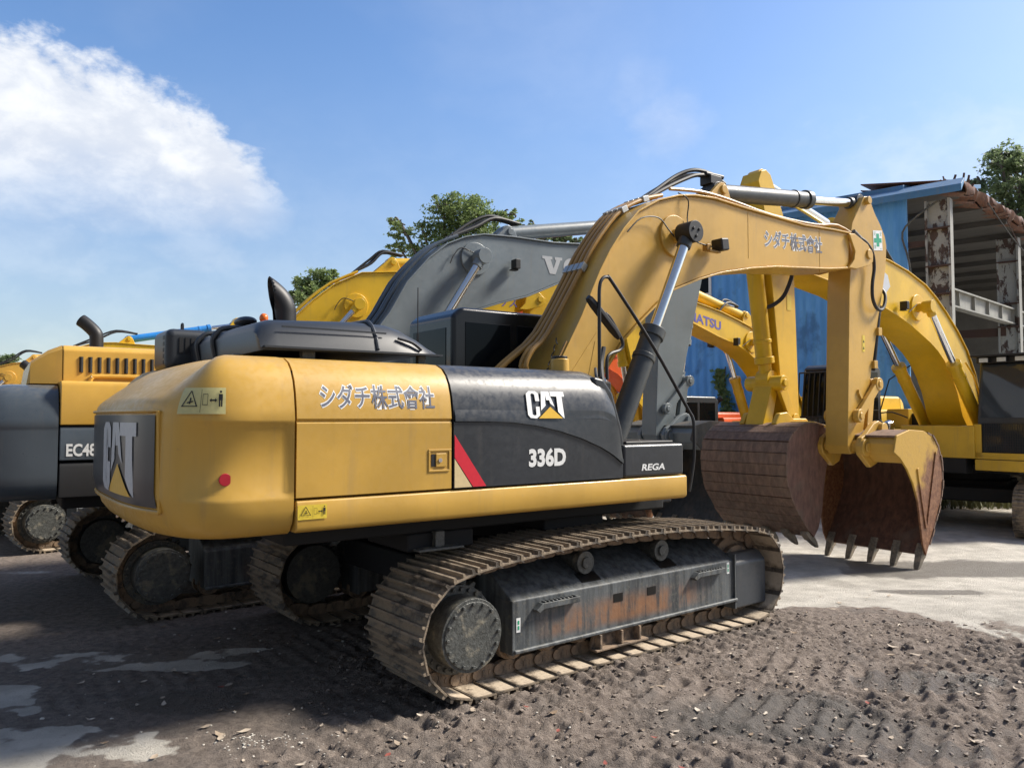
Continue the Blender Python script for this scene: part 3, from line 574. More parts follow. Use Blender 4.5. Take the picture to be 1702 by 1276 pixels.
M['guard'] = paint('blue_grey_guard', (.05, .056, .064), .42, .4, (.13, .12, .1))
UA = math.atan(1759*math.cos(math.atan(54/1278))/1278)      # heading of the nearest machine, clockwise from +Y
def heading(deg): return PI/2-math.radians(deg)
# ------------------------------------------------------------------ ground, built first as structure
def vnoise(x, y, seed):
    xi, yi = np.floor(x).astype(np.int64), np.floor(y).astype(np.int64); xf, yf = x-xi, y-yi; u, v = xf*xf*(3-2*xf), yf*yf*(3-2*yf)
    def h(a, b): n = (a*374761393+b*668265263+seed*974711) & 0x7fffffff; n = ((n ^ (n >> 13))*1274126177) & 0x7fffffff; return ((n ^ (n >> 16)) & 0xffff)/65535.
    return (h(xi, yi)*(1-u)+h(xi+1, yi)*u)*(1-v)+(h(xi, yi+1)*(1-u)+h(xi+1, yi+1)*u)*v
def fbm(x, y, f, o, seed=1, ridg=False):
    t = np.zeros_like(x); a = 1.; s = 0
    for i in range(o):
        n = vnoise(x*f+i*17.3, y*f-i*9.1, seed+i); n = 1-np.abs(2*n-1) if ridg else n; t += a*n; s += a; a *= .55; f *= 2.03
    return t/s
def sst(v, a, b): t = np.clip((v-a)/(b-a), 0, 1); return t*t*(3-2*t)
def ground_fields(X, Y):
    w1 = fbm(X, Y, .9, 5, 3); w2 = fbm(X, Y, 3., 4, 9)
    # edge of the churned mud against the concrete apron on the far right
    line = np.interp(X, [-60, -6, -2, 1, 2.9, 4.2, 4.4, 5.2, 8, 60], [30, 26, 13, 9.5, 8.35, 8.3, 7.5, 7.0, 6.6, 6.])
    mud = 1-sst(Y+(w1-.5)*2.2+(w2-.5)*.6, line-.25, line+.35)
    for cx, cy, rx, ry in ((-3.35, 6.55, .95, .28), (-2.5, 6.8, .7, .10), (-3.75, 5.55, .62, .42), (-3.1, 4.85, .85, .42), (-3.4, 4.4, .8, .4), (-7.2, 10.2, 1.6, .25)):
        d = np.sqrt(((X-cx)/rx)**2+((Y-cy)/ry)**2)+(w1-.5)*1.7+(w2-.5)*.9; mud = np.minimum(mud, np.maximum(sst(d, .8, 1.15), .12+.5*sst(w2, .42, .62)))
    wet = np.zeros_like(X)
    for cx, cy, rx, ry in ((6.6, 11.4, 1.7, .7), (8.5, 9.3, 2.0, .45), (5.2, 9.6, .9, .2), (3.2, 6.0, .7, .25), (2.6, 4.75, .5, .15), (-.9, 5.6, .8, .3), (-2.3, 5.6, .6, .25)):
        d = np.sqrt(((X-cx)/rx)**2+((Y-cy)/ry)**2)+(w1-.5)*1.6+(w2-.5)*.5; wet = np.maximum(wet, 1-sst(d, .6, 1.15))
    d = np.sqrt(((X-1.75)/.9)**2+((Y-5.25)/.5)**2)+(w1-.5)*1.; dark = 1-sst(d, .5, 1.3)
    d = np.sqrt(((X+2.8)/2.4)**2+((Y-6.2)/2.0)**2)+(w1-.5)*.8; dark = np.maximum(dark, .45*(1-sst(d, .5, 1.25)))  # shadow left of the near machine, painted into the mud colour
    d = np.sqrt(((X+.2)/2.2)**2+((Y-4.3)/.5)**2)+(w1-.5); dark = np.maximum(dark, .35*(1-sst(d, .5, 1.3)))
    rough = mud*sst(X+(w1-.5)*1.5, -2.4, -.4)*(1-.85*sst(Y, 7.4, 8.6)); rough = np.maximum(rough, mud*.25)
    return mud, wet, dark, rough
def ground_height(X, Y, detail=True):
    base = -.18*sst(Y, 7.9, 10.8)*sst(X, .5, 3.0)*(1.)
    mud, wet, dark, rough = ground_fields(X, Y)
    if not detail: return base
    n1 = fbm(X, Y, 1.1, 3, 21); n2 = fbm(X, Y, 7., 4, 31, True); n3 = fbm(X, Y, 26., 3, 41)
    # cleat prints: bands across the old wheel and track ruts
    s = (X*.79+Y*.61); t = (-X*.61+Y*.79)
    rut = sst(np.abs(np.mod(t+.25*n1, 1.9)-.95), .55, .2)*rough; cle = .5+.5*np.sin(s*2*PI/.155+4*n1)
    h = (n1-.5)*.05*mud+rough*((n2-.55)*.075*(.12+1.1*sst(fbm(X, Y, 1.1, 3, 51), .38, .72))+(fbm(X, Y, 15., 3, 61, True)-.55)*.05+(n3-.5)*.03)+rut*(cle-.5)*.034
    dd = np.sqrt(((X-1.75)/.75)**2+((Y-5.4)/.35)**2); h += .045*(1-sst(dd, .2, 1.3))*mud
    h += (n3-.5)*.002
    # two old crawler prints with cleat ridges pressed across them
    for px_, py_, dx_, dy_, ln in ((.95, 5.95, .83, -.56, 3.2), (2.0, 6.55, .86, -.51, 3.0)):
        aa = (X-px_)*dx_+(Y-py_)*dy_; cc = -(X-px_)*dy_+(Y-py_)*dx_; m = sst(np.abs(cc+.12*(n1-.5)), .36, .22)*sst(aa, -.3, .3)*sst(aa, ln, ln-.7)*mud
        rid = (.5+.5*np.sin(aa*2*PI/.19+2.5*n1+.8*n3))**1.6; h = h*(1-.5*m)+m*((rid-.45)*.046*(.5+fbm(X, Y, 2.3, 2, 71))+(n3-.5)*.015)
    # pressed flat and slightly heaped under the near track
    return base+h
def build_ground():
    def axis(lo, hi, st, far):
        f = np.arange(lo, hi+1e-6, st); a = []; d = st; x = lo
        while x > -far: d *= 1.22; x -= d; a.append(x)
        b = []; d = st; x = hi
        while x < far: d *= 1.22; x += d; b.append(x)
        return np.concatenate([a[::-1], f, b])
    xs = axis(-3.8, 4.6, .019, 900.); ys = axis(4.1, 8.6, .019, 900.)
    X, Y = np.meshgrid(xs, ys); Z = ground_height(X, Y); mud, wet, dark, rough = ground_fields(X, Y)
    far = (np.abs(X) > 12) | (Y > 16) | (Y < 1); Z = np.where(far, ground_height(X, Y, False), Z)
    nx, ny = len(xs), len(ys); me = bpy.data.meshes.new('ground'); me.vertices.add(nx*ny); me.vertices.foreach_set('co', np.stack([X, Y, Z], -1).ravel())
    i = np.arange(nx*ny).reshape(ny, nx); q = np.stack([i[:-1, :-1], i[:-1, 1:], i[1:, 1:], i[1:, :-1]], -1).reshape(-1, 4); n = len(q)
    me.loops.add(n*4); me.loops.foreach_set('vertex_index', q.ravel()); me.polygons.add(n); me.polygons.foreach_set('loop_start', np.arange(0, 4*n, 4)); me.polygons.foreach_set('loop_total', np.full(n, 4)); me.update(calc_edges=True)
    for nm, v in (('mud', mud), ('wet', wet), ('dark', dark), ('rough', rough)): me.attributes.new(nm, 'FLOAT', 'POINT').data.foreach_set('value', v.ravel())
    me.polygons.foreach_set('use_smooth', [True]*n)
    t = NT('mud_and_concrete'); at = lambda nm: t.n('ShaderNodeAttribute', attribute_name=nm).outputs['Fac']
    a = t.noise(2.5, 8, .6); b = t.noise(14, 8, .65); c = t.noise(70, 5, .7); e = t.noise(.6, 6, .6, .4)
    conc = t.mix(t.ramp(a, .3, .72), (.46, .43, .375), (.70, .66, .585)); conc = t.mix(t.mul(t.ramp(b, .55, .75), .5), conc, (.27, .235, .195)); conc = t.mix(t.mul(t.ramp(e, .54, .68), .4), conc, (.27, .24, .205)); conc = t.mix(t.mul(t.ramp(c, .6, .75), .35), conc, (.5, .47, .42))
    md = t.mix(t.ramp(b, .3, .7), (.15, .117, .096), (.32, .262, .218)); md = t.mix(t.mul(t.ramp(a, .5, .72), .5), md, (.13, .118, .108)); md = t.mix(t.mul(t.ramp(c, .58, .78), .5), md, (.26, .215, .18))
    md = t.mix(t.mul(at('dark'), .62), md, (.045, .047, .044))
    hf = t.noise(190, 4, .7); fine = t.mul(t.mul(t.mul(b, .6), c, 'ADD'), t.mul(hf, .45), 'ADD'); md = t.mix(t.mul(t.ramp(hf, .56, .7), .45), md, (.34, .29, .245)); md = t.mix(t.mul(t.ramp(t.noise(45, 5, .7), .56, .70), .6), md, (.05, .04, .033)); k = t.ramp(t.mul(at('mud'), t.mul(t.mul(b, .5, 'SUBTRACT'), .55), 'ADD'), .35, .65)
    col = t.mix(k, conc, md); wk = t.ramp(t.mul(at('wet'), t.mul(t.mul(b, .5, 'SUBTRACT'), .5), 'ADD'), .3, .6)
    col = t.mix(t.mul(wk, .68), col, (.095, .08, .068))
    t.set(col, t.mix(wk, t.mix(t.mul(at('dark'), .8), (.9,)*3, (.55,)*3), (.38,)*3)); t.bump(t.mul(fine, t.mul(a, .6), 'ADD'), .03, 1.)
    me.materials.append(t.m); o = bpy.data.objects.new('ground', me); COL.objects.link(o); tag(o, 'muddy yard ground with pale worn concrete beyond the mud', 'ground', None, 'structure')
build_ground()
def gz(x, y): return float(ground_height(np.array([x]), np.array([y]))[0])

# ------------------------------------------------------------------ blue warehouse with its open, ruined end
def warehouse():
    cx, cy = 12.8, 23.0; u = Vector((-.766, .643, 0)); v = Vector((.643, .766, 0))      # u along the blue wall, v along the open side
    root = empty('warehouse', (cx, cy, -.18), math.atan2(u.y, u.x), 'old blue clad warehouse with a stripped steel-framed end under a rusty roof', 'warehouse')
    # local frame: x along the blue wall, y = away from the viewer's side towards the interior is -y (u x z)
    def L(a, b_, z): return (a, -b_, z)
    bw = NT('stained_blue_cladding'); s1 = bw.noise(.55, 7, .62, .3); s2 = bw.noise(2.2, 7, .65, .2, (1.6, 1, .22)); s3 = bw.noise(9, 6, .7, .2, (1, 1, .3))
    c = bw.mix(bw.ramp(s2, .35, .68), (.085, .32, .74), (.15, .44, .85)); c = bw.mix(bw.mul(bw.ramp(bw.mul(s1, bw.mul(s2, .5), 'ADD'), .76, .92), .75), c, (.035, .14, .36)); c = bw.mix(bw.mul(bw.ramp(s3, .58, .75), .30), c, (.17, .36, .62))
    bw.set(c, .55)
    wv = bw.n('ShaderNodeTexWave', wave_type='BANDS', bands_direction='X'); wv.inputs['Scale'].default_value = 1.05; bw.l(bw.tc.outputs['Object'], wv.inputs['Vector']); bw.bump(wv.outputs['Fac'], .04, .6)
    H = 9.0; x0, x1 = .80, 14.4
    b = MB(); b.box(x0, x1, -.12, 0, 0, H+.08); b.box(x1-.12, x1, -16, -.12, 0, H-.35)
    b.build('blue_wall', bw.m, root)
    pl_ = plain('rusty_steel', (.085, .05, .04), .8); rf = paint('weathered_blue_roof_sheet', (.07, .20, .38), .5, .6, (.18, .2, .2)); rr = rust_bucket('rusted_roof_sheet', (.20, .075, .035), (.075, .04, .03)); und = NT('grey_roof_underside'); q = und.noise(3, 6, .6, .2, (.3, 1, 1)); und.set(und.mix(q, (.05, .048, .045), (.13, .125, .118)), .8)
    b = MB()
    b.prismx([(.32, H-.16), (.32, H+.06), (-.2, H+.36), (-.2, H+.25)], -.75, x1+.4)            # eave sheet over the blue wall, its gutter lip
    b.prismx([(-.1, H+.27), (-.1, H+.42), (-8, H+2.1), (-8, H+1.95)], .9, x1+.4)
    b.build('roof', rf, root, .01)
    b = MB(); rngl = np.random.default_rng(3); ys = np.linspace(-.3, -21, 90)                      # ragged rust-eaten edge along the open side
    rows = [[(-.80+.34*rngl.random()**2, y, H-.10+.26*rngl.random()), (-.70, y, H+.26+.10*rngl.random()), (2.2, y, H+.75)] for y in ys]
    rows2 = [[(r[0][0]+.05, r[0][1], r[0][2]-.02), (2.2, r[1][1], H+.55)] for r in rows]
    b.grid(rows); b.grid(rows2); b.build('rusty_roof_edge', rr, root, solid=.03)
    b = MB(); b.prismx([(-.35, H+.18), (-.35, H+.22), (-21, H+.22), (-21, H+.18)], -.55, 1.0)
    for y in np.linspace(-2.5, -21, 8): b.box(-.6, 8.0, y-.07, y+.07, H-.16, H+.02)
    b.box(-.3, 9.5, -21, -.3, H+.03, H+.06); b.build('roof_underside', und.m, root)
    # back wall and inner partition of the open end
    b = MB(); b.box(6.3, 6.42, -21, -.3, 0, H); b.box(-.4, 6.3, -21.3, -21.1, 0, H)
    for z in np.arange(.6, H, .75): b.box(6.24, 6.299, -21, -.3, z, z+.05)
    im = NT('dark_grey_inner_sheeting'); q = im.noise(2, 7, .62, .2, (1, .25, 1)); im.set(im.mix(q, (.10, .095, .088), (.24, .23, .21)), .85); b.build('inner_wall', im.m, root)
    # H columns with flaking white paint
    fl = NT('flaking_white_paint_on_rust'); q = fl.noise(2.6, 10, .70, .35, (1.2, 1.2, .55)); q2 = fl.noise(20, 5); k = fl.ramp(q, .44, .475); fl.set(fl.mix(k, fl.mix(q2, (.06, .042, .038), (.12, .08, .066)), fl.mix(q2, (.30, .31, .30), (.46, .47, .45))), .75); fl.bump(k, .012, .8)
    wh = paint('grubby_white_steel', (.27, .27, .25), .6, .9, (.11, .075, .055)); gc = paint('grey_concrete_post', (.21, .21, .2), .85, .5)
    for i, y in enumerate((-.25, -7.6, -15.)):
        b = MB(); zt = H-.2; zb = 4.2 if i else 4.6
        b.box(-.33, .29, y-.03, y+.03, zb, zt)
        for x in (-.33, .29): b.box(x-.03, x+.03, y-.17, y+.17, zb-1.6*(x > .2), zt)
        o = b.build('column', fl.m, root, .004)
        b = MB(); b.box(-.37, -.36, y-.172, y+.172, zb-2.4, zt); b.build('bright_flange', wh, o)
        for z in (zb+.02, zb+1.3, zb+2.15, zt-.9): b = MB(); b.box(-.36, .33, y-.18, y+.18, z, z+.05); b.build('stiffener', pl_, o)
        b = MB(); b.box(-.31, .27, y-.25, y+.25, 0, zb-.01); b.build('concrete_post', gc, o)
    for z, h, m in ((5.65, .48, wh),):
        b = MB(); b.box(-.10, -.06, -21, -.30, z, z+h); b.box(-.22, .06, -21, -.30, z+h, z+h+.05); b.box(-.22, .06, -21, -.30, z-.05, z)
        for y in np.arange(-1.5, -21, -1.5): b.box(-.19, -.101, y-.02, y+.02, z, z+h)
        b.build('crane_beam', m, root)
    b = MB(); b.box(.33, 6.2, -.34, -.18, 7.45, 7.62); b.box(.1, 6.2, -7.7, -7.5, 5.2, 5.5); b.box(.33, .79, -.33, -.19, 5.55, 6.3); b.box(.33, .795, -.36, -.17, 6.3, 6.36); b.build('tie_beam', pl_, root)
    b = MB(); b.tube([(-.05, -.1, H-.25), (.35, .05, H-.55), (.9, .1, H-1.1), (.75, .05, H-2.0), (.66, 0, H-3.2)], .03, 8, 4); b.build('bent_pipe', M['hub'], root)
    b = MB(); rg = random.Random(4)
    for i in range(26):
        y = -.3-rg.random()*1.2; x = -.7+rg.random()*.9; b.tube([(x, y, H+.1), (x+rg.uniform(-.2, .2), y+rg.uniform(-.2, .2), H+.3+rg.random()*.28)], .015+.02*rg.random(), 5)
    for i in range(7):
        y = -2-rg.random()*14; b.tube([(-.6, y, H), (-.75-rg.random()*.4, y-rg.random(), H-.8-rg.random()*1.2)], .018, 5)
    b.build('torn_sheet_scraps', pl_, root)
    b = MB(); b.tube([(-.78, -2.4, H+.0), (-.80, -6, H-.9), (-.82, -11, H-1.3), (-.84, -17, H-1.2)], .018, 6, 5); b.build('hanging_cable', M['rubber'], root)
    for ch in root.children:
        for o_ in (ch, *ch.children):
            for v_ in o_.data.vertices:
                if v_.co.y < -.3 and ch.name.split('.')[0] != 'blue_wall': v_.co.x += .12*(v_.co.y+.3)
    # window near the left part of the wall
    for xw in (7.27, 10.4):
        b = MB(); z0, z1, a, c_ = 5.95, 7.35, xw, xw+.95
        for r in ((a, c_, z0, z0+.09), (a, c_, z1-.09, z1), (a, a+.09, z0+.09, z1-.09), (c_-.09, c_, z0+.09, z1-.09), (a+.09, c_-.09, (z0+z1)/2-.05, (z0+z1)/2+.05)): b.box(r[0], r[1], .003, .07, r[2], r[3])
        f = b.build('window', M['white'], root, .006); b = MB(); b.box(a+.085, c_-.085, .004, .03, z0+.085, z1-.085); b.build('pane', M['glass'], f)
warehouse()
# ------------------------------------------------------------------ the nearest excavator
JP = 'シダチ株式會社'
def near_excavator():
    R = empty('excavator', (-.042, 7.88, 0), PI/2-UA, 'nearest ochre yellow excavator with black hood and cover, muddy tracks, raised bent boom', 'excavator')
    undercarriage(R, UA-math.radians(52), dict(shoe=.80, gauge=2.59, xs=-1.60, xi=1.82, R=.375, zc=.48, top=.985, n=46, main=True, fw=.27))
    # dark inside of the house and its deck frame
    b = MB(); b.box(-2.79, .13, -1.40, 1.40, 1.30, 2.36); b.box(-2.6, 1.75, -.62, .62, 1.12, 1.42); b.box(-2.75, 1.0, -1.2, 1.2, 1.16, 1.30); b.box(-1.8, -1.2, -1.2, -.5, 1.02, 1.16); b.box(-.4, .3, -1.1, -.6, 1.05, 1.16)
    b.build('house_frame', M['under'], R, .02)
    b = MB(); b.box(-1.58, -1.50, -1.25, -.9, 1.05, 1.17); b.box(-1.75, -1.35, -1.3, -.85, 1.03, 1.05); b.build('rail_bracket', M['hub'], R, .006)
    cw, at, tot = counterweight(R, M['caty'], -2.79, 1.495, .77, 1.27, 2.466, None, n=3.3)
    yr = cw
    # maker's plate on the rear and stickers on the corner
    c0 = tot/2
    fr = lambda u, v, l: tuple(at(c0-1.15+u, 1.47+v, .006+l))
    b = MB(); n = 26; rows = [[at(c0-1.15+2.30*i/n, z, .009) for i in range(n+1)] for z in np.linspace(1.47, 2.06, 7)]; b.grid(rows); pl_ = b.build('nameplate', M['navy'], cw, recalc=False)
    b = MB(); rim = [at(c0-1.18+2.36*i/n, 1.445, .012) for i in range(n+1)]+[at(c0+1.18-2.36*i/n, 2.085, .012) for i in range(n+1)]; b.tube(rim+[rim[0]], .014, 6); b.build('plate_rim', M['caty'], cw)
    # letters are split finely so that they follow the curved rear
    def curved(polys, mat, par, fm, lift):
        bm = bmesh.new()
        for p in polys: bm.faces.new([bm.verts.new((x, y, 0)) for x, y in p])
        bmesh.ops.triangulate(bm, faces=bm.faces)
        for i in range(1, 16): bmesh.ops.bisect_plane(bm, geom=bm.verts[:]+bm.edges[:]+bm.faces[:], plane_co=(i/16, 0, 0), plane_no=(1, 0, 0))
        me = bpy.data.meshes.new('m')
        for v in bm.verts: v.co = Vector(fm(v.co.x, v.co.y, lift))
        bm.to_mesh(me); bm.free(); me.materials.append(mat); o = bpy.data.objects.new('lettering', me); COL.objects.link(o); o.parent = par; return o
    fm = lambda u, v, l: fr(2.30-(1.12+u*.95), .05+v*.50, l)
    curved(MARK, M['silverdec'], pl_, fm, .008); q = curved(TRI, M['yeldec'], pl_, fm, .010); q.name = 'triangle'
    warn_sticker(cw, lambda u, v, l: tuple(at(.72-u, 2.075+v, .006+l)) if False else tuple(at(.735-u, 2.065+v, .006+l)), .30, .165, M['sticker'])
    b = MB(); p = at(.43, 1.655, .0); nn = Vector((-.1, -1, 0)).normalized(); b.cyl(p-nn*.05, p+nn*.004, .040, None, 24); b.build('reflector', plain('red_reflector', (.42, .015, .03), .3), cw, .004)
    # right side: door, cover, rail, step box
    d = panel(R, 'side_door', M['caty'], -2.775, -1.592); lettering('lettering', JP, d, M['greytxt'], sidemap(-2.61, 2.105), .88, .165, .010, M['white'])
    b = MB()
    for x0_, x1_, z0_, z1_ in ((-1.79, -1.585-.0, 1.795, 1.81), (-1.79, -1.60, 1.645, 1.66)): b.box(x0_, x1_-.01, -1.502, -1.494, z0_, z1_)
    b.box(-1.79, -1.775, -1.502, -1.494, 1.66, 1.795); b.box(-1.617, -1.602, -1.502, -1.494, 1.66, 1.795); h = b.build('door_latch', M['caty'], d, .003)
    b = MB(); b.box(-1.765, -1.73, -1.499, -1.496, 1.685, 1.775); b.build('latch_recess', M['black'], h); b = MB(); b.box(-1.73, -1.64, -1.506, -1.496, 1.68, 1.78); b.build('latch_paddle', M['caty'], h, .006); b = MB(); b.ycyl(-1.695, 1.73, -1.512, -1.505, .016, 16); b.build('lock', M['chrome'], h)
    sh = lambda x: 1. if x < -.12 else max(.30, 1-.10*((x+.12)/.22)**2-(.60*max(0, (x-.06)/.11)**2.2))
    c = panel(R, 'engine_cover', M['catdark'], -1.572, .17, shrink=sh, bevel=.01)
    b = MB(); xs = np.linspace(-1.565, .165, 40); zc = np.interp(xs, [-1.57, -1.25, -1.04, -.8, -.55, -.3, -.08, .05, .17], [2.015, 2.012, 2.005, 1.978, 1.93, 1.862, 1.78, 1.715, 1.635]); zt = np.minimum(2.10, 1.515+(2.10-1.515)*np.array([sh(x) for x in xs]))
    zt = np.maximum(zt, zc+.02); rows = [[(x, -1.487, a-.004), (x, -1.509, a), (x, -1.507, a+.03), (x, -1.4965+inset(min(t, 2.1))*.9, t)] for x, a, t in zip(xs, zc, zt)]; b.grid(rows); b.build('cover_shell', M['catdark'], c, ang=25)
    mk = sidemap(-.885, 2.035); mark(c, lambda u, v, l: (lambda q: (q[0], q[1]-.011, q[2]))(mk(u, v, l)), .395, .225, M['white'], M['yeldec'])
    mk2 = sidemap(-.87, 1.645); lettering('lettering', '336D', c, M['white'], mk2, .385, .15, .045)
    mk3 = sidemap(-1.566, 1.52); poly('stripe', [[(0, .395), (.285, 0), (.165, 0), (0, .225)]], M['red'], c, mk3, .004); poly('stripe', [[(0, .215), (.155, 0), (0, 0)]], M['cream'], c, mk3, .004)
    prof = [(-1.38, 1.285), (-1.46, 1.288), (-1.485, 1.30), (-1.495, 1.325), (-1.495, 1.485), (-1.488, 1.499), (-1.47, 1.503), (-1.38, 1.503)]
    b = MB(); b.prismx(prof, -2.775, 1.0); rl = b.build('side_rail', M['caty'], R, .012); warn_sticker(rl, planemap((-2.765, -1.495, 1.375), (1, 0, 0), (0, 0, 1), (0, -1, 0)), .20, .095, M['ystick'])
    b = MB(); b.box(.185, .965, -1.49, -.75, 1.508, 1.80); bx = b.build('step_box', M['catdark'], R, .028, seg=3); lettering('lettering', 'REGA', bx, M['white'], planemap((.40, -1.491, 1.565), (1, 0, 0), (0, 0, 1), (0, -1, 0)), .30, .06, .03, None, .25)
    b = MB(); b.box(.30, .92, -1.40, -.80, 1.795, 1.825); b.build('step_plate', M['black'], bx, .01)
    b = MB(); b.prism([(.172, 1.55), (.27, 1.815), (.24, 1.95), (.13, 2.26), (.02, 2.38), (-.1, 2.40), (-.1, 1.55)], -1.42, -.70); b.build('cover_end', M['catdark'], R, .03)
    b = MB(); b.box(.262, .275, -1.18, -1.10, 1.86, 1.98); b.build('reflector', M['red'], R, .004)
    b = MB(); b.cyl((-.12, -.98, 2.43), (-.12, -.98, 2.575), .085, None, 24); f = b.build('fuel_filler', M['caty'], R, .01); b = MB(); b.cyl((-.12, -.98, 2.576), (-.12, -.98, 2.60), .07, None, 24); b.build('filler_cap', M['black'], f, .006)
    b = MB(); b.box(-2.78, .1, -.92, .48, 2.352, 2.452); b.build('deck_cover', M['catdark'], R, .01)
    panel(R, 'side_door', M['caty'], -2.775, -.42, side=1); b = MB(); b.prismx([(-y, z) for y, z in prof], -2.775, -.4); b.build('side_rail', M['caty'], R, .012)
    # hood cowl
    side = [(-2.86, 2.515), (-2.88, 2.66), (-2.84, 2.725), (-2.75, 2.76), (-2.1, 2.79), (-1.85, 2.785), (-1.72, 2.75), (-1.60, 2.69), (-1.50, 2.615), (-1.455, 2.565), (-1.47, 2.545)]
    b = MB(); rows = []
    for y, k, dz in ((-1.06, .0, -.015), (-1.02, .45, 0), (-.96, .80, .0), (-.88, .95, .0), (-.78, 1., .0), (.2, 1.02, 0.02), (.9, 1.0, .03), (1.22, .93, .02), (1.34, .75, 0), (1.40, 0, 0)):
        rows.append([(x+(.02 if k < .5 and x > -2 else 0), y, 2.53+dz*.3+(z-2.53)*(max(k, .06)) if z > 2.55 else z) for x, z in side])
    b.grid(rows, True); b.add(rows[0], [tuple(range(len(side)))]); b.add(rows[-1], [tuple(range(len(side)))]); hd = b.build('hood', M['hood'], R, ang=42)
    b = MB()
    for y in (.12, .62): b.tube([(-2.865, y, 2.53), (-2.892, y, 2.67), (-2.85, y, 2.745), (-2.75, y, 2.785), (-2.3, y, 2.81)], .022, 8, 3)
    b.tube([(-1.98, -1.05, 2.56), (-1.98, -1.0, 2.67), (-1.98, -.9, 2.775), (-1.98, -.7, 2.80), (-1.98, .4, 2.812)], .018, 8, 3)
    b.tube([(-1.80, -1.03, 2.66), (-1.68, -1.045, 2.63), (-1.60, -1.05, 2.575)], .012, 6, 4); b.box(-2.86, -1.43, -1.10, -1.0, 2.53, 2.545); b.box(-2.72, -1.9, -1.032, -1.022, 2.685, 2.697)
    b.build('hood_ribs', M['hood'], hd)
    b = MB(); b.box(-1.60, -1.53, -1.0, -.95, 2.44, 2.54); b.build('hood_post', M['hub'], hd, .005); b = MB(); b.box(-2.55, -2.45, -.98, -.92, 2.44, 2.53); b.build('hood_post', M['hub'], hd, .005)
    b = MB(); b.cyl((-2.95, -.75, 2.45), (-2.95, -.75, 2.50), .035, None, 12); b.box(-3.0, -2.88, -.83, -.68, 2.46, 2.485); b.build('hood_latch', M['hub'], hd, .005)
    b = MB(); b.box(-3.08, -2.70, .92, 1.47, 2.46, 2.84); bb = b.build('radiator_cowl', M['hood'], R, .07, seg=4)
    b = MB()
    for i in range(5): b.box(-3.083, -3.06, 1.0, 1.05, 2.52+.055*i, 2.555+.055*i); b.box(-2.97+.05*i, -2.935+.05*i, .912, .93, 2.62, 2.76)
    b.build('cowl_slots', M['black'], bb); b = MB(); b.tube([(-2.9, 1.1, 2.83), (-2.9, 1.1, 2.90), (-2.9, 1.16, 2.90), (-2.9, 1.16, 2.83)], .008, 6, 3); b.build('lifting_eye', M['black'], bb)
    b = MB(); P = [(-2.34, .0, 2.74), (-2.34, .0, 2.90), (-2.35, .0, 2.98), (-2.40, .01, 3.06), (-2.50, .03, 3.14), (-2.62, .05, 3.20)]; b.tube(P, .098, 24, 6, False)
    ex = b.build('exhaust_pipe', M['black'], R, solid=.008); bm = bmesh.new(); bm.from_mesh(ex.data); bmesh.ops.bisect_plane(bm, geom=bm.verts[:]+bm.edges[:]+bm.faces[:], plane_co=(-2.44, .02, 3.02), plane_no=(-.97, .10, -.12), clear_outer=True); bm.to_mesh(ex.data); bm.free()
    b = MB(); b.ball((-2.58, -.20, 2.845), .036, .036, .04); b.cyl((-2.58, -.2, 2.77), (-2.58, -.2, 2.81), .04, None, 14); b.build('beacon', M['amber'], R)
    b = MB(); b.ball((-2.60, .22, 2.855), .085, .17, .045, 20, 10); b.cyl((-2.6, .22, 2.78), (-2.6, .22, 2.82), .05, None, 16); b.build('air_inlet_cap', M['hood'], R)
    cab(R, -.36, 1.5, .50, 1.48, 1.32, 3.22, M['cabblack']); b = MB(); b.tube([(-.62, .78, 2.92), (-.62, .78, 3.42)], .006, 6); b.tube([(-.62, .78, 2.45), (-.62, .78, 2.93)], .014, 6); b.build('antenna', M['rubber'], R)
    # handrail with mirror at the right front corner
    b = MB(); b.tube([(.03, -1.35, 2.40), (.03, -1.35, 3.0), (.035, -1.35, 3.20), (.07, -1.35, 3.28), (.13, -1.35, 3.30), (.20, -1.35, 3.25), (.71, -1.35, 2.71), (1.18, -1.35, 2.13), (1.245, -1.36, 2.03), (1.25, -1.37, 1.90), (1.24, -1.37, 1.62), (1.17, -1.37, 1.33)], .016, 8, 4); b.build('handrail', M['black'], R)
    b = MB(); b.tube([(.13, -1.34, 2.38), (.14, -1.33, 2.56), (.20, -1.32, 2.62), (.33, -1.3, 2.66), (.36, -1.3, 2.74), (.22, -1.30, 2.93), (.15, -1.30, 2.98)], .015, 8, 4); mi = b.build('mirror', M['black'], R)
    b = MB(); c_ = Vector((.13, -1.30, 2.94)); d = Vector((.50, .0, -.45)).normalized(); rows = []
    for t, wv in ((-1, .35), (-.9, .75), (-.6, .98), (0, 1.), (.6, .98), (.9, .75), (1, .35)): rows.append([c_+d*t*.255+Vector((0, sy*.045*wv, 0))+Vector((.67, 0, .74))*(s_*.024) for sy, s_ in ((-1, -1), (1, -1), (1, 1), (-1, 1))])
    b.grid(rows, True); b.add(rows[0], [(0, 1, 2, 3)]); b.add(rows[-1], [(0, 1, 2, 3)]); b.build('mirror_head', M['black'], mi, .015)
    b = MB(); b.tube([(.22, -1.2, 2.25), (.30, -1.1, 2.36), (.42, -.95, 2.55), (.50, -.9, 2.72)], .022, 8, 4); b.tube([(.22, -1.2, 2.25), (.18, -1.15, 2.40), (.3, -1.0, 2.5)], .015, 8, 4); b.build('hose', M['rubber'], R)
    bo, st, bk = gear(R, M['caty'], dict(bracket=(3.26, 4.93), pin=(2.22, 4.165), foot=(.98, 1.70), cyl=M['cyl'], bsplit=.50, pinhead=True, ssplit=.60, hw=.29, vee=(((7.30, 1.52), (6.98, .42)), ((6.74, 1.30), (6.95, .42)))))
    b = MB()
    for x in (3.62, 5.22): b = MB(); b.box(x-.004, x+.004, -.2635, -.25, 4.08, 4.68); b.build('weld_seam', M['caty'], bo)
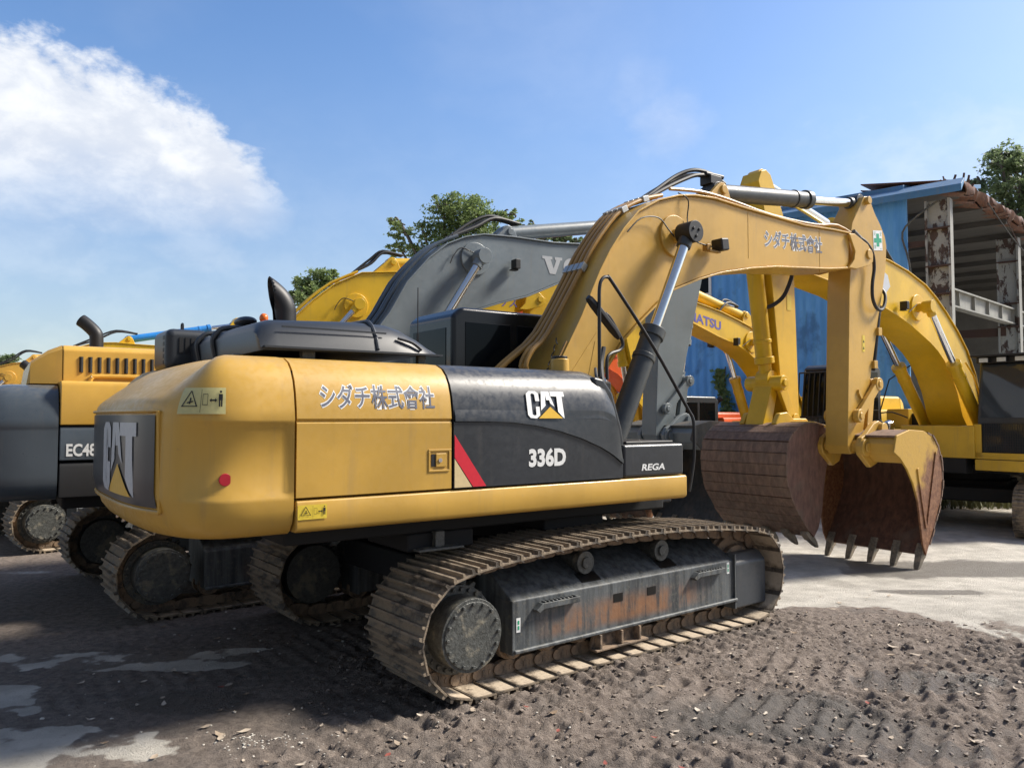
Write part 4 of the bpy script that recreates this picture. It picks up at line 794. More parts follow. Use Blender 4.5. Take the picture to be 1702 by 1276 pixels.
    b = MB(); b.prism([(.42, 2.26), (.45, 2.24), (1.02, 2.93), (.99, 2.96)], -.2635, -.258); b.prism([(1.02, 2.93), (.99, 2.96), (.86, 2.45), (.89, 2.44)], -.2637, -.258); b.build('gusset_seam', M['caty'], bo)
    lettering('lettering', JP, bo, M['greytxt'], planemap((3.96, -.2605, 4.27), (1, 0, .055), (0, 0, 1), (0, -1, 0)), 1.32, .23, .010, M['white'])
    # pipes up the back of the boom, with clamps, then the hoses over the crest
    def off(line, h):
        r = []
        for i, p in enumerate(line): a = Vector(line[max(i-1, 0)]); c = Vector(line[min(i+1, len(line)-1)]); d = (c-a).normalized(); r.append((p[0]-d.y*h, p[1]+d.x*h))
        return r
    up = off(BOOM_T[1:10], .075)
    for i, y in enumerate((.235, .15, .065, -.02)):
        b = MB(); P = [(x, y, z) for x, z in up[2:]]
        if i < 2: P = [(-.22, y+.10, 2.30), (.12, y+.03, 2.62), (.52, y, 2.96)]+P[1:]
        else: P = [(.22, y-.02, 2.30), (.26, y-.02, 2.45), (.20, y-.02, 2.58), (.30, y-.01, 2.75), (.50, y, 2.93)]+P[1:]
        b.tube(P, .027, 10, 3); b.build('hydraulic_pipe', M['pipe'], bo)
    for k in (3, 6, 7):
        (x, z), (x2, z2) = up[k], up[k+1]; d = Vector((x2-x, 0, z2-z)).normalized(); n = Vector((-d.z, 0, d.x))
        for y in (.235, .15, .065, -.02): b = MB(); b.obox((x+d.x*.05, y, z+d.z*.05), d, (0, 1, 0), n, .05, .036, .036); b.build('pipe_clamp', M['clamp'], bo, .008)
    b = MB()
    for y, zz in ((.20, .17), (.10, .24), (.02, .13)): b.tube([(2.08, y, 4.66), (2.35, y, 4.78+zz*.3), (2.70, y, 4.90+zz*.75), (2.98, y*.6, 5.02+zz*.7), (3.3, y*.5, 5.08+zz*.45), (3.50, y*.4, 5.06+zz*.2)], .026, 8, 4)
    b.build('hose', M['rubber'], bo); b = MB(); b.box(3.14, 3.36, -.06, .12, 5.02, 5.14); b.cyl((3.1, .0, 5.15), (3.45, 0, 5.16), .032, None, 12); b.build('valve_block', M['black'], bo, .012)
    b = MB(); b.tube([(2.2, -.22, 4.74), (2.75, -.22, 4.80), (3.3, -.2, 4.80), (4.2, -.2, 4.74), (5.2, -.2, 4.76), (5.75, -.21, 4.83), (6.2, -.24, 4.72)], .022, 8, 3); b.build('return_pipe', M['pipe'], bo)
    b = MB(); b.tube([(1.42, -.30, 4.10), (1.62, -.315, 4.28), (1.90, -.315, 4.33), (2.06, -.32, 4.22), (2.16, -.34, 4.12)], .008, 6, 4); b.build('grease_line', M['rubber'], bo); b = MB(); b.tube([(2.30, -.26, 4.70), (2.42, -.31, 4.62), (2.40, -.31, 4.4), (2.36, -.38, 4.2), (2.55, -.33, 4.13), (2.80, -.36, 4.10)], .008, 6, 4); b.build('grease_line', M['rubber'], bo)
    b = MB(); b.box(2.70, 2.76, -.36, -.28, 4.05, 4.13); b.box(2.70, 2.90, -.40, -.34, 4.03, 4.055); wl = b.build('work_light', M['pipe'], bo, .006); b = MB(); b.obox((2.90, -.39, 4.13), (1, 0, .15), (0, 1, 0), (-.15, 0, 1), .07, .085, .075); b.build('lamp_body', M['black'], wl, .02)
    b = MB()
    for i in range(5): b.tube([(.56+.012*i-.03*i, -.1, 2.88-.075*i), (.50-.03*i, -.17, 2.84-.075*i), (.46-.04*i, -.24, 2.80-.075*i)], .007, 5, 3)
    b.build('thin_hoses', M['rubber'], bo); b = MB(); b.obox((.50, -.262, 2.72), (.5, 0, .85), (0, 1, 0), (-.85, 0, .5), .13, .012, .012); b.build('hose_plate', M['pipe'], bo)
    # stick: safety sign, hose loop, small stickers, clamp pads
    pm = planemap((6.80, -.181, 4.60), (1, 0, .12), (-.05, 0, 1), (0, -1, 0)); sg = poly('safety_sign', [rect(0, .26, 0, .31)], M['white'], st, pm, .003); poly('cross', [[(.09, .06), (.17, .06), (.17, .12), (.24, .12), (.24, .19), (.17, .19), (.17, .26), (.09, .26), (.09, .19), (.02, .19), (.02, .12), (.09, .12)]], M['green'], sg, pm, .005)
    for tx, u_, v_ in (('安', .015, .225), ('全', .19, .225), ('第', .015, .02), ('一', .19, .02)): lettering('lettering', tx, sg, M['green'], (lambda uu, vv: (lambda a, c, l: pm(a+uu, c+vv, l)))(u_, v_), .06, .07 if tx != '一' else .012, .012)
    b = MB(); b.tube([(6.25, -.25, 4.72), (6.42, -.27, 4.66), (6.60, -.27, 4.52), (6.66, -.26, 4.30), (6.60, -.26, 4.05), (6.60, -.26, 3.84), (6.70, -.26, 3.70), (6.86, -.25, 3.68), (6.98, -.24, 3.78), (7.07, -.2, 3.95), (7.09, -.1, 4.08)], .026, 8, 5); b.build('hose', M['rubber'], st)
    b = MB(); b.cyl((6.10, -.26, 4.78), (6.28, -.26, 4.70), .034, None, 12); b.build('hose_fitting', M['hub'], st)
    b = MB(); b.tube([(6.98, -.16, 3.75), (6.88, -.17, 3.4), (6.80, -.17, 3.0), (6.74, -.17, 2.75)], .03, 8, 3); b.build('pipe', M['rubber'], st)
    for x, z in ((6.86, 3.35), (6.72, 2.84)): b = MB(); b.box(x-.03, x+.07, -.22, -.1, z-.06, z+.06); b.build('clamp_pad', M['caty'], st, .006)
    pm2 = planemap((6.42, -.181, 3.02), (1, 0, 0), (.03, 0, 1), (0, -1, 0)); sk = poly('warning_sticker', [rect(0, .07, 0, .25)], M['ystick'], st, pm2, .003); poly('pictogram', [[(.015, .04), (.055, .04), (.035, .085)], [(.015, .14), (.055, .14), (.035, .185)]], M['ink'], sk, pm2, .005)
    b = MB(); b.prism([(6.26, 2.45), (6.32, 2.42), (6.38, 2.32), (6.33, 2.31), (6.26, 2.40)], -.21, -.17); b.build('stop_block', M['caty'], st, .004)
near_excavator()
# ------------------------------------------------------------------ the other excavators
def excavator(loc, up, tr, label, c, sp):
    """plainer machine of the same family of shapes; c = paints, sp = its own outlines"""
    R = empty('excavator', loc, heading(up), label, 'excavator', None)
    undercarriage(R, math.radians(up-tr), dict(shoe=sp.get('shoe', .6), gauge=sp.get('gauge', 2.7), xs=-1.75, xi=1.95, R=.36, zc=.465, top=.97, n=46, fw=.26))
    hy = sp.get('hy', 1.5); seam = sp.get('seam', -2.55); z1 = sp.get('z1', 2.40)
    b = MB(); b.box(seam+.01, .2, -hy+.1, hy-.1, 1.28, z1-.1); b.box(seam, 1.7, -.65, .65, 1.12, 1.45); b.box(seam+.05, 1.4, -hy+.15, hy-.15, 1.14, 1.279); b.build('house_frame', M['under'], R, .02)
    cw, at, tot = counterweight(R, c['cw'], seam, hy, sp.get('ca', 1.05), 1.24, z1, None, recess=False)
    k = (z1-.02-1.515)/(2.465-1.515)
    pr = lambda s, x0, x1, za, zb, m, nm: MB().prismx([(s*(hy-.5), za), (s*hy, za), (s*hy, zb-.05), (s*(hy-.02), zb-.01), (s*(hy-.05), zb), (s*(hy-.5), zb)], x0, x1).build(nm, m, R, .012)
    for s in (-1, 1):
        xe = .35 if s < 0 else -.5
        pr(s, seam+.012, xe, 1.62, 1.96, c['band'], 'side_panel'); pr(s, seam+.012, xe, 1.965, z1, c['body'], 'side_door')
        pr(s, seam+.012, 1.3 if s < 0 else xe, 1.26, 1.61, c['skirt'], 'side_skirt')
    if sp.get('name_side'): lettering('lettering', sp['name_side'], R, M['white'], planemap((seam+.07, -hy-.001, 1.66), (1, 0, 0), (0, 0, 1), (0, -1, 0)), .32 if len(sp['name_side']) < 6 else .6, .125, .03)
    b = MB(); b.box(.36, 1.45, -hy+.02, -.62, 1.30, 1.95); b.build('tool_box', c['body'], R, .04)
    # hood with louvres
    hz = sp.get('hz', 2.76); h0, h1 = seam+.04, -.6
    prf = [(-1.18, z1-.02), (-1.16, hz-.05), (-1.12, hz-.01), (-1.05, hz), (1.05, hz), (1.12, hz-.01), (1.16, hz-.05), (1.18, z1-.02)]
    b = MB(); b.prismx(prf, h0, h1); hd = b.build('hood', c['body'], R, .02)
    b = MB(); b.grid([[(h0+.001, y, z) for y, z in prf], [(h0-.12, y*.98, z1-.02+(z-z1+.02)*.86) for y, z in prf], [(h0-.27, y*.95, z1-.02+(z-z1+.02)*.55) for y, z in prf], [(h0-.30, y*.94, z1-.03) for y, z in prf]]); b.build('hood_slope', c['body'], hd, ang=20)
    b = MB()
    for i in range(10): x = h0+.17+i*.083; b.tube([(x, -1.172, z1+.10), (x, -1.166, hz-.12)], .019, 8)
    b.build('louvre', M['black'], hd); b = MB(); b.tube([(h0+.25, -1.2, z1-.0), (h0+.27, -1.2, z1+.045), (h0+.35, -1.2, z1+.065), (h0+1.2, -1.2, z1+.065)], .022, 8, 3); b.build('hood_rail', c['body'], hd)
    ex, ey = sp.get('exh', (-1.75, .2)); b = MB(); b.tube([(ex, ey, hz-.03), (ex, ey, hz+.20), (ex-.02, ey+.01, hz+.27), (ex-.10, ey+.05, hz+.36), (ex-.16, ey+.08, hz+.41)], .075, 16, 4, False); b.build('exhaust_pipe', M['black'], R, solid=.006)
    cy0, cy1 = sp.get('caby', (.48, 1.5)); cab(R, -.3, 1.62, cy0, cy1, 1.42, sp.get('cabz', 3.25), c['cab'], sp.get('grid', False), sp.get('lights', False), sp.get('bars', False), sp.get('gm'))
    b = MB(); b.box(.4, 1.7, cy0-.03, cy1+.03, 1.2, 1.41); b.box(1.3, 1.72, -.6, cy0-.02, 1.42, 2.05); b.build('cab_sill', c['body'], R, .02)
    bo, st, bk = gear(R, c['boom'], sp)
    top = sp.get('top_', BOOM_T); P = top[2:9]
    for y in (.17, .09, -.09, -.17):
        b = MB(); b.tube([(x-.06, y, z+.05) for x, z in P], .026, 8, 2); b.build('hydraulic_pipe', c.get('pipe', c['boom']), bo)
    bx, bz = sp['bracket']; x1_, z1_ = top[8]
    b = MB()
    for y, q in ((.14, .12), (.04, .2), (-.08, .1)): b.tube([(x1_-.1, y, z1_+.06), (x1_+(bx-x1_)*.35, y, z1_+.16+q), (x1_+(bx-x1_)*.75, y*.6, bz+.16+q*.5), (bx+.25, y*.5, bz+.19)], .026, 8, 4)
    b.build('hose', M['rubber'], bo)
    b = MB(); b.tube([(sp['pin'][0]+.02, -sp.get('hw', .29)-.03, sp['pin'][1]+.05), (sp['pin'][0]-.25, -sp.get('hw', .29)-.02, sp['pin'][1]+.13), (sp['pin'][0]-.38, -sp.get('hw', .29)-.02, sp['pin'][1]+.02), (sp['pin'][0]-.45, -sp.get('hw', .29)-.02, sp['pin'][1]-.12)], .009, 6, 4); b.build('grease_line', M['rubber'], bo)
    b = MB(); b.tube([(sp['pin'][0]+.1, sp.get('hw', .29)+.02, sp['pin'][1]+.05), (sp['pin'][0]+.4, sp.get('hw', .29)+.02, sp['pin'][1]-.12)], .009, 6, 2); b.build('grease_line', M['rubber'], bo)
    for s in (-1, 1): b = MB(); xx, zz = sp['pin'][0]+.62, sp['pin'][1]-.02; b.box(xx-.02, xx+.1, s*(sp.get('hw', .29)+.05)-.05, s*(sp.get('hw', .29)+.05)+.05, zz-.1, zz-.08); b.box(xx+.01, xx+.10, s*(sp.get('hw', .29)+.08)-.07, s*(sp.get('hw', .29)+.08)+.07, zz-.08, zz+.07); b.build('work_light', M['black'], bo, .012)
    return R, bo, st, bk
# grey-boomed machine beside the nearest one
VT = [(.10, 1.62), (.45, 2.15), (.85, 2.65), (1.20, 3.05), (1.54, 3.50), (1.80, 3.95), (2.15, 4.34), (2.45, 4.58), (2.76, 4.72), (3.08, 4.80), (3.6, 4.83), (4.4, 4.84), (5.36, 4.92), (6.3, 4.97), (6.75, 4.99)]
VL = [(6.7, 4.50), (6.0, 4.44), (5.10, 4.40), (4.50, 4.22), (3.87, 3.95), (3.35, 3.80), (2.87, 3.64), (2.3, 3.22), (1.75, 2.75), (1.25, 2.2), (.65, 1.65), (.3, 1.5)]
R, bo, st, bk = excavator((-3.15, 10.12, 0), 56, 51, 'grey-boomed excavator with amber louvred hood, parked just beyond the nearest excavator', dict(cw=M['vold'], band=M['vold'], body=M['voly'], skirt=M['black'], cab=M['vold'], boom=M['volg'], pipe=M['vold']),
    dict(hy=1.52, seam=-2.52, z1=2.40, hz=2.78, name_side='EC480', top_=VT, low_=VL, hw=.33, nose=(7.2, 4.76), bracket=(3.66, 4.96), pin=(2.92, 4.42), foot=(1.15, 1.72), cyl=M['volg'], bsplit=.52, ssplit=.68, sx=.82, sz=.30, sk=1.07, bw=.9, bm=(M['volbkt'], M['volbkt'], M['tooth'], M['volbkt']), ear=M['volg'], exh=(-2.05, .15), shoe=.6, gauge=2.55))
pm = planemap((4.18, -.3005, 4.34), (1, 0, .02), (0, 0, 1), (0, -1, 0))
def slabV(x): return [(x, .28), (x+.20, .28), (x+.20, .235), (x+.165, .235), (x+.225, .09), (x+.28, .235), (x+.25, .235), (x+.25, .28), (x+.40, .28), (x+.40, .235), (x+.365, .235), (x+.265, 0), (x+.15, 0), (x+.045, .235), (x, .235)]
def ring(x):
    o = [(x+.16+.165*math.cos(2*PI*i/28), .14+.148*math.sin(2*PI*i/28)) for i in range(29)]; q = [(x+.16+.062*math.cos(2*PI*i/28), .14+.105*math.sin(2*PI*i/28)) for i in range(29)]
    return [[o[i], o[i+1], q[i+1], q[i]] for i in range(28)]
Lm = [(.83, .28), (1.0, .28), (1.0, .235), (.965, .235), (.965, .05), (1.06, .05), (1.07, .11), (1.11, .11), (1.11, 0), (.83, 0), (.83, .045), (.865, .045), (.865, .235), (.83, .235)]
poly('lettering', [slabV(0), *ring(.43), Lm, slabV(1.14), *ring(1.57)], M['silverdec'], bo, pm)
YP = dict(cw=M['komy'], band=M['komy'], body=M['komy'], skirt=M['vold'], cab=M['catdark'], boom=M['komy'])
T3 = [(0.70, 1.6), (1.10, 2.3), (1.60, 2.9), (2.10, 3.35), (2.45, 3.65), (2.75, 3.95), (3.15, 4.36), (3.56, 4.70), (4.10, 4.97), (4.86, 5.05), (5.90, 5.04), (7.00, 4.98), (7.70, 4.93)]
L3 = [(7.60, 4.40), (7.30, 4.31), (6.62, 4.18), (5.70, 4.05), (4.90, 3.86), (4.10, 3.5), (3.40, 3.05), (2.60, 2.5), (1.70, 1.85), (1.00, 1.5)]
R, bo, st, bk = excavator((-6.84, 13.98, 0), 63, 47, 'bright yellow excavator third in the left row, boom peak rising behind the black exhaust', YP, dict(top_=T3, low_=L3, nose=(8.25, 4.72), bracket=(4.8, 5.28), pin=(3.98, 4.30), foot=(1.8, 1.72), sx=1.9, sz=.25, sk=1.0, bsplit=.6, z1=2.3, hz=2.55, cabz=2.9, bw=.8, exh=(-1.6, 0)))
lettering('lettering', 'ソス', bo, M['purple'], planemap((7.25, -.2605, 4.5), (1, 0, 0), (0, 0, 1), (0, -1, 0)), .42, .2, .01)
k4 = .92
R, bo, st, bk = excavator((-15.0, 22.0, 0), 56, 56, 'yellow excavator far left whose boom carries a bright blue cylinder', YP, dict(top_=shift(BOOM_T, .25, -.42), low_=shift(BOOM_L, .25, -.42), nose=(6.67, 4.05), bracket=(3.60, 4.46), pin=(2.47, 3.75), scyl=M['bluecyl'], sx=.25, sz=-.2, ssplit=.72, z1=2.2, hz=2.35, cabz=2.8, stick=shift(STICK, .0, .15)))
R, bo, st, bk = excavator((-21.2, 26.0, 0), 56, 56, 'amber excavator at the far left edge, boom peak showing above a grey counterweight', dict(YP, boom=M['voly']), dict(top_=shift(BOOM_T, 1.25, -.70), low_=shift(BOOM_L, 1.25, -.70), nose=(7.67, 3.77), bracket=(4.25, 4.22), pin=(3.46, 3.45), foot=(1.4, 1.5), sx=1.25, sz=-.70, z1=2.2, hz=2.35, cabz=2.6))
# facing row: the machine with the brown bucket, the one before the wall, the orange one
T6 = [(-.05, 1.9), (.15, 2.3), (.30, 2.72), (.46, 3.10), (.79, 3.57), (1.2, 3.95), (1.63, 4.27), (2.05, 4.54), (2.46, 4.75), (3.14, 4.95), (3.79, 5.07), (4.6, 5.14), (5.4, 5.2), (6.2, 5.24)]
L6 = [(6.4, 4.6), (5.76, 4.52), (5.02, 4.43), (4.14, 4.25), (3.6, 4.12), (3.12, 3.98), (2.35, 3.68), (2.05, 3.53), (1.78, 3.34), (1.5, 3.05), (1.28, 2.72), (1.08, 2.25), (.7, 1.85), (.3, 1.75)]
S6 = [(6.98, 5.85), (7.12, 6.10), (7.24, 6.16), (7.36, 6.12), (7.44, 5.95), (7.35, 5.70), (7.25, 5.3), (7.16, 4.6), (7.02, 3.5), (6.95, 2.9), (6.84, 2.2), (6.74, 1.98), (6.55, 1.96), (6.44, 2.1), (6.48, 3.3), (6.52, 4.4), (6.62, 4.9), (6.80, 5.5)]
R6, bo, st, bk = excavator((9.8, 16.5, -.18), 234, 220, 'bright yellow excavator at the right edge facing the camera, its bucket brown with wear ribs', dict(YP, boom=M['komy'], body=M['komd'], cab=M['catdark']),
    dict(hy=1.62, hw=.35, top_=T6, low_=L6, nose=(6.72, 4.86), bracket=(4.35, 5.42), pin=(2.80, 4.30), foot=(.75, 2.02), bsplit=.52, stick=[(x, z) for x, z in S6], sx=0, sz=0, nobucket=True, ssplit=.55, caby=(.84, 1.80), cabz=3.36, gm=glass('sky_lit_glass', (.035, .042, .05), .04, .6), lights=True, grid=True, gauge=2.75, bw=.85, shoe=.7))
for ch in list(R6.children):
    if ch.name.split('.')[0] in ('tipping_link', 'bucket_link', 'bucket_cylinder', 'stick_cylinder'):
        for q in list(ch.children): bpy.data.objects.remove(q)
        bpy.data.objects.remove(ch)
for q in list(st.children): bpy.data.objects.remove(q)
cylinder(R6, (4.35, 0, 5.42), (7.22, 0, 6.06), .26, .125, .07, M['komy'], name='stick_cylinder')
cylinder(R6, (7.35, 0, 4.75), (7.05, 0, 2.82), .82, .135, .08, M['komy'], name='bucket_cylinder').children[0].data.materials[0] = M['chrome']
b = MB(); b.ycyl(7.06, 2.76, -.34, .34, .12, 24); b.ycyl(7.06, 2.76, -.37, .37, .06, 18); b.build('link_pin', M['komy'], R6, .012)
for s in (-1, 1):
    b = MB(); b.prism([(6.60, 2.12), (6.68, 2.05), (6.80, 2.15), (7.12, 2.70), (7.10, 2.86), (6.98, 2.86)], s*.23-.035, s*.23+.035); b.ycyl(6.68, 2.18, s*.23-.06, s*.23+.06, .10, 20); b.build('tipping_link', M['komy'], R6, .012)
b = MB(); b.prism([(6.98, 2.72), (7.16, 2.72), (7.42, 2.05), (7.20, 1.98)], -.17, .17); b.build('bucket_link', M['komy'], R6, .015)
B6 = [(6.72, 2.05), (7.10, 2.12), (7.40, 2.10), (7.60, 2.00), (7.74, 1.84), (7.80, 1.60), (7.78, 1.32), (7.68, 1.05), (7.50, .80), (7.30, .58), (7.12, .42)]
bk, P = bucket(R6, B6, [(7.00, .55), (6.90, .8), (6.85, 1.1), (6.78, 1.4), (6.66, 1.66), (6.52, 1.85)], .78, (M['bkt_back'], M['kb'], M['tooth'], M['bkt_in']), None, 5, True, True); bk.location.y = .07
b = MB()
for s in (-1, 1): b.prism([(6.48, 1.90), (6.46, 2.08), (6.6, 2.2), (6.95, 2.2), (7.10, 2.30), (7.3, 2.28), (7.42, 2.12), (7.2, 1.9), (6.9, 1.7), (6.65, 1.7)], s*.30-.045, s*.30+.045); b.prism([(6.6, 1.9), (6.6, 2.08), (7.05, 2.16), (7.1, 1.98), (6.8, 1.78)], s*.345, s*.77)
b.build('bucket_ears', M['komd'], bk, .02)
poly('sticker', [[(.02, .05), (.3, .0), (.48, .16), (.40, .36), (.2, .44), (.06, .3)]], plain('torn_pale_sticker', (.55, .58, .62), .5), bo, planemap((4.25, .3205, 4.45), (-1, 0, 0), (0, 0, 1), (0, 1, 0)))
b = MB(); b.tube([(7.1, .30, 5.0), (6.9, .40, 4.6), (6.98, .33, 4.2), (7.10, .22, 4.02), (7.20, .08, 3.95)], .032, 8, 5); b.build('hose', M['rubber'], st)
pm = planemap((6.62, .181, 3.95), (1, 0, 0), (0, 0, 1), (0, 1, 0)); poly('warning_sticker', [rect(0, .12, 0, .25)], M['ystick'], st, pm)
b = MB()
for q_ in ((.80, .93, 1.45, 2.08), (1.76, 1.84, 1.45, 2.08), (.80, 1.84, 1.42, 1.54)): b.box(1.655, 1.672, q_[0], q_[1], q_[2]+.001*q_[0], q_[3])
b.build('lower_frame', M['komd'], R6)
b = MB(); b.tube([(1.68, -.62, 1.75), (1.70, -1.0, 1.95), (1.72, -1.02, 2.35), (1.75, -.8, 3.0), (1.6, -.4, 3.3)], .014, 6, 1); b.tube([(1.70, -1.02, 2.3), (1.65, -.8, 2.32), (1.5, -.55, 2.2)], .014, 6, 2); hr = b.build('handrail', M['black'], R6)
b = MB(); b.ball((1.75, -1.05, 2.0), .05, .14, .17, 16, 10); b.build('mirror_head', M['black'], hr); b = MB(); b.cyl((1.45, -.98, 2.02), (1.60, -.98, 2.02), .14, .10, 20); b.build('headlamp', M['chrome'], R6, .02)
for s in (-1, 1): b = MB(); b.tube([(.95, s*.66, 2.55), (1.3, s*.69, 2.95), (1.45, s*.69, 3.1), (1.62, s*.66, 3.28)], .02, 8, 3); b.build('cylinder_pipe', M['komy'], R6)
T7 = [(.2, 1.8), (.5, 2.4), (.85, 3.0), (1.3, 3.5), (1.62, 3.78), (1.98, 4.02), (2.6, 4.32), (3.1, 4.46), (3.64, 4.59), (4.1, 4.67), (4.56, 4.74), (5.0, 4.80), (5.6, 4.85)]
L7 = [(5.6, 4.45), (5.2, 4.41), (4.86, 4.36), (4.51, 4.27), (3.78, 4.06), (3.1, 3.90), (2.7, 3.75), (2.37, 3.56), (2.0, 3.26), (1.8, 2.98), (1.6, 2.6), (1.2, 2.0), (.5, 1.65)]
R, bo, st, bk = excavator((7.55, 19.8, -.18), 234, 215, 'yellow excavator before the blue wall with violet boom lettering and black bars over its cab', dict(YP, cab=M['catdark'], body=M['komy']),
    dict(hw=.30, top_=T7, low_=L7, nose=(6.0, 4.58), bracket=(2.55, 4.62), pin=(2.55, 3.98), foot=(1.7, 2.02), bsplit=.55, sx=-.42, sz=.1, ssplit=.7, bars=True, caby=(.92, 1.85), cabz=3.45, shoe=.6, hy=1.6))
lettering('lettering', 'KOMATSU', bo, M['purple'], planemap((5.25, .2705, 4.42), (-1, 0, -.15), (.0, 0, 1), (0, 1, 0)), 1.62, .21, .03)
R, bo, st, bk = excavator((4.3, 21.2, -.18), 234, 225, 'orange excavator mostly hidden behind the nearest boom, its arm showing in the gaps', dict(cw=M['orange'], band=M['orange'], body=M['orange'], skirt=M['vold'], cab=M['catdark'], boom=M['orange']),
    dict(bracket=(2.9, 4.75), pin=(2.22, 4.0), cyl=M['komd'], sx=-1.3, sz=.0, top_=shift(BOOM_T, 0, -.2)[:13]+[(4.9, 4.5)], low_=[(4.7, 4.0)]+shift(BOOM_L, 0, -.2)[2:], nose=(5.12, 4.27), z1=2.2, hz=2.35, cabz=2.75, shoe=.6))
# ------------------------------------------------------------------ trucks behind
def truck(loc, rz, label, body, L_=4.6, bedcol=None, cabz=2.5):
    R = empty('truck', loc, rz, label, 'truck'); b = MB()
    b.prism([(-.1, .75), (1.45, .75), (1.5, 1.5), (1.30, cabz-.08), (1.2, cabz), (.05, cabz), (-.1, cabz-.1)], -.95, .95); c = b.build('cab', body, R, .06, seg=3)
    b = MB()
    for s in (-1, 1):
        b.prism([(.12, 1.55), (.62, 1.55), (.62, cabz-.2), (.12, cabz-.2)], s*.951-.006, s*.951+.006); b.prism([(.72, 1.55), (1.36, 1.55), (1.20, cabz-.2), (.72, cabz-.2)], s*.951-.006, s*.951+.006)
    b.add([(1.51, -.8, 1.55), (1.51, .8, 1.55), (1.335, .8, cabz-.18), (1.335, -.8, cabz-.18)], [(0, 1, 2, 3)]); b.build('window', M['glass'], c)
    b = MB()
    for s in (-1, 1): b.tube([(1.45, s*.95, 2.2), (1.6, s*1.12, 2.25), (1.6, s*1.15, 1.9)], .018, 6, 2); b.box(1.56, 1.62, s*1.15-.09, s*1.15+.09, 1.75, 2.15)
    b.build('mirror', M['black'], c, .01)
    b = MB(); b.box(-L_, 1.5, -.45, .45, .55, .75); b.build('chassis', M['under'], R, .02)
    for x in (.75, -L_+.9):
        for s in (-1, 1): b = MB(); b.ycyl(x, .45, s*.62, s*.92, .45, 28); wv = b.build('wheel', M['rubber'], R, .04); b = MB(); b.ycyl(x, .45, s*.90, s*.935, .24, 20); b.build('rim', M['hub'], wv, .02)
    b = MB(); b.box(-L_, -.25, -1.05, 1.05, .80, .92)
    for s in (-1, 1): b.box(-L_, -.25, s*1.05-.03, s*1.05+.03, .9205, 1.75)
    b.box(-L_, -L_+.06, -1.02, 1.02, .9205, 1.75); b.box(-.31, -.25, -1.02, 1.02, .9205, 1.95); b.build('cargo_bed', bedcol or body, R, .012); return R
a_ = math.atan2(.643, -.766)
truck((6.30, 25.3, -.18), a_, 'pale grey green truck with dark windows standing below the blue wall', paint('pale_grey_green_paint', (.36, .40, .40), .4, .5), bedcol=paint('dull_grey_bed', (.22, .23, .25), .6, .6), cabz=2.62)
truck((13.6, 21.2, -.18), math.radians(-62), 'dark truck with white roof box standing in shade beyond the right excavator', paint('black_truck_paint', (.03, .03, .034), .35, .3), bedcol=paint('dark_truck_bed', (.05, .05, .055), .6, .5), cabz=3.0)
truck((20.8, 31.0, -.18), math.radians(-50), 'pale truck cab inside the ruined steel frame at the far right', paint('pale_teal_paint', (.42, .50, .48), .4, .4), cabz=5.4)
# ------------------------------------------------------------------ trees
def leaf_mat(name, a, b_):
    t = NT(name); n = t.noise(.9, 4); n2 = t.noise(9, 3); t.set(t.mix(t.ramp(t.mul(t.mul(n, .5), t.mul(n2, .5), 'ADD'), .36, .64), a, b_), .55)
    t.b.inputs['Transmission Weight'].default_value = 0.; tr = t.n('ShaderNodeBsdfTranslucent'); tr.inputs[0].default_value = (*[c*1.5 for c in b_], 1); mx = t.n('ShaderNodeMixShader'); mx.inputs[0].default_value = .35
    t.l(t.b.outputs[0], mx.inputs[1]); t.l(tr.outputs[0], mx.inputs[2]); t.l(mx.outputs[0], t.nt.nodes['Material Output'].inputs[0]); return t.m
LEAF = [leaf_mat('mid_green_leaves', (.08, .125, .038), (.19, .25, .085)), leaf_mat('grey_green_leaves', (.075, .115, .05), (.17, .225, .105))]
BARK = steel_mud('grey_bark', (.10, .085, .07), (.16, .14, .12), .4, .9)
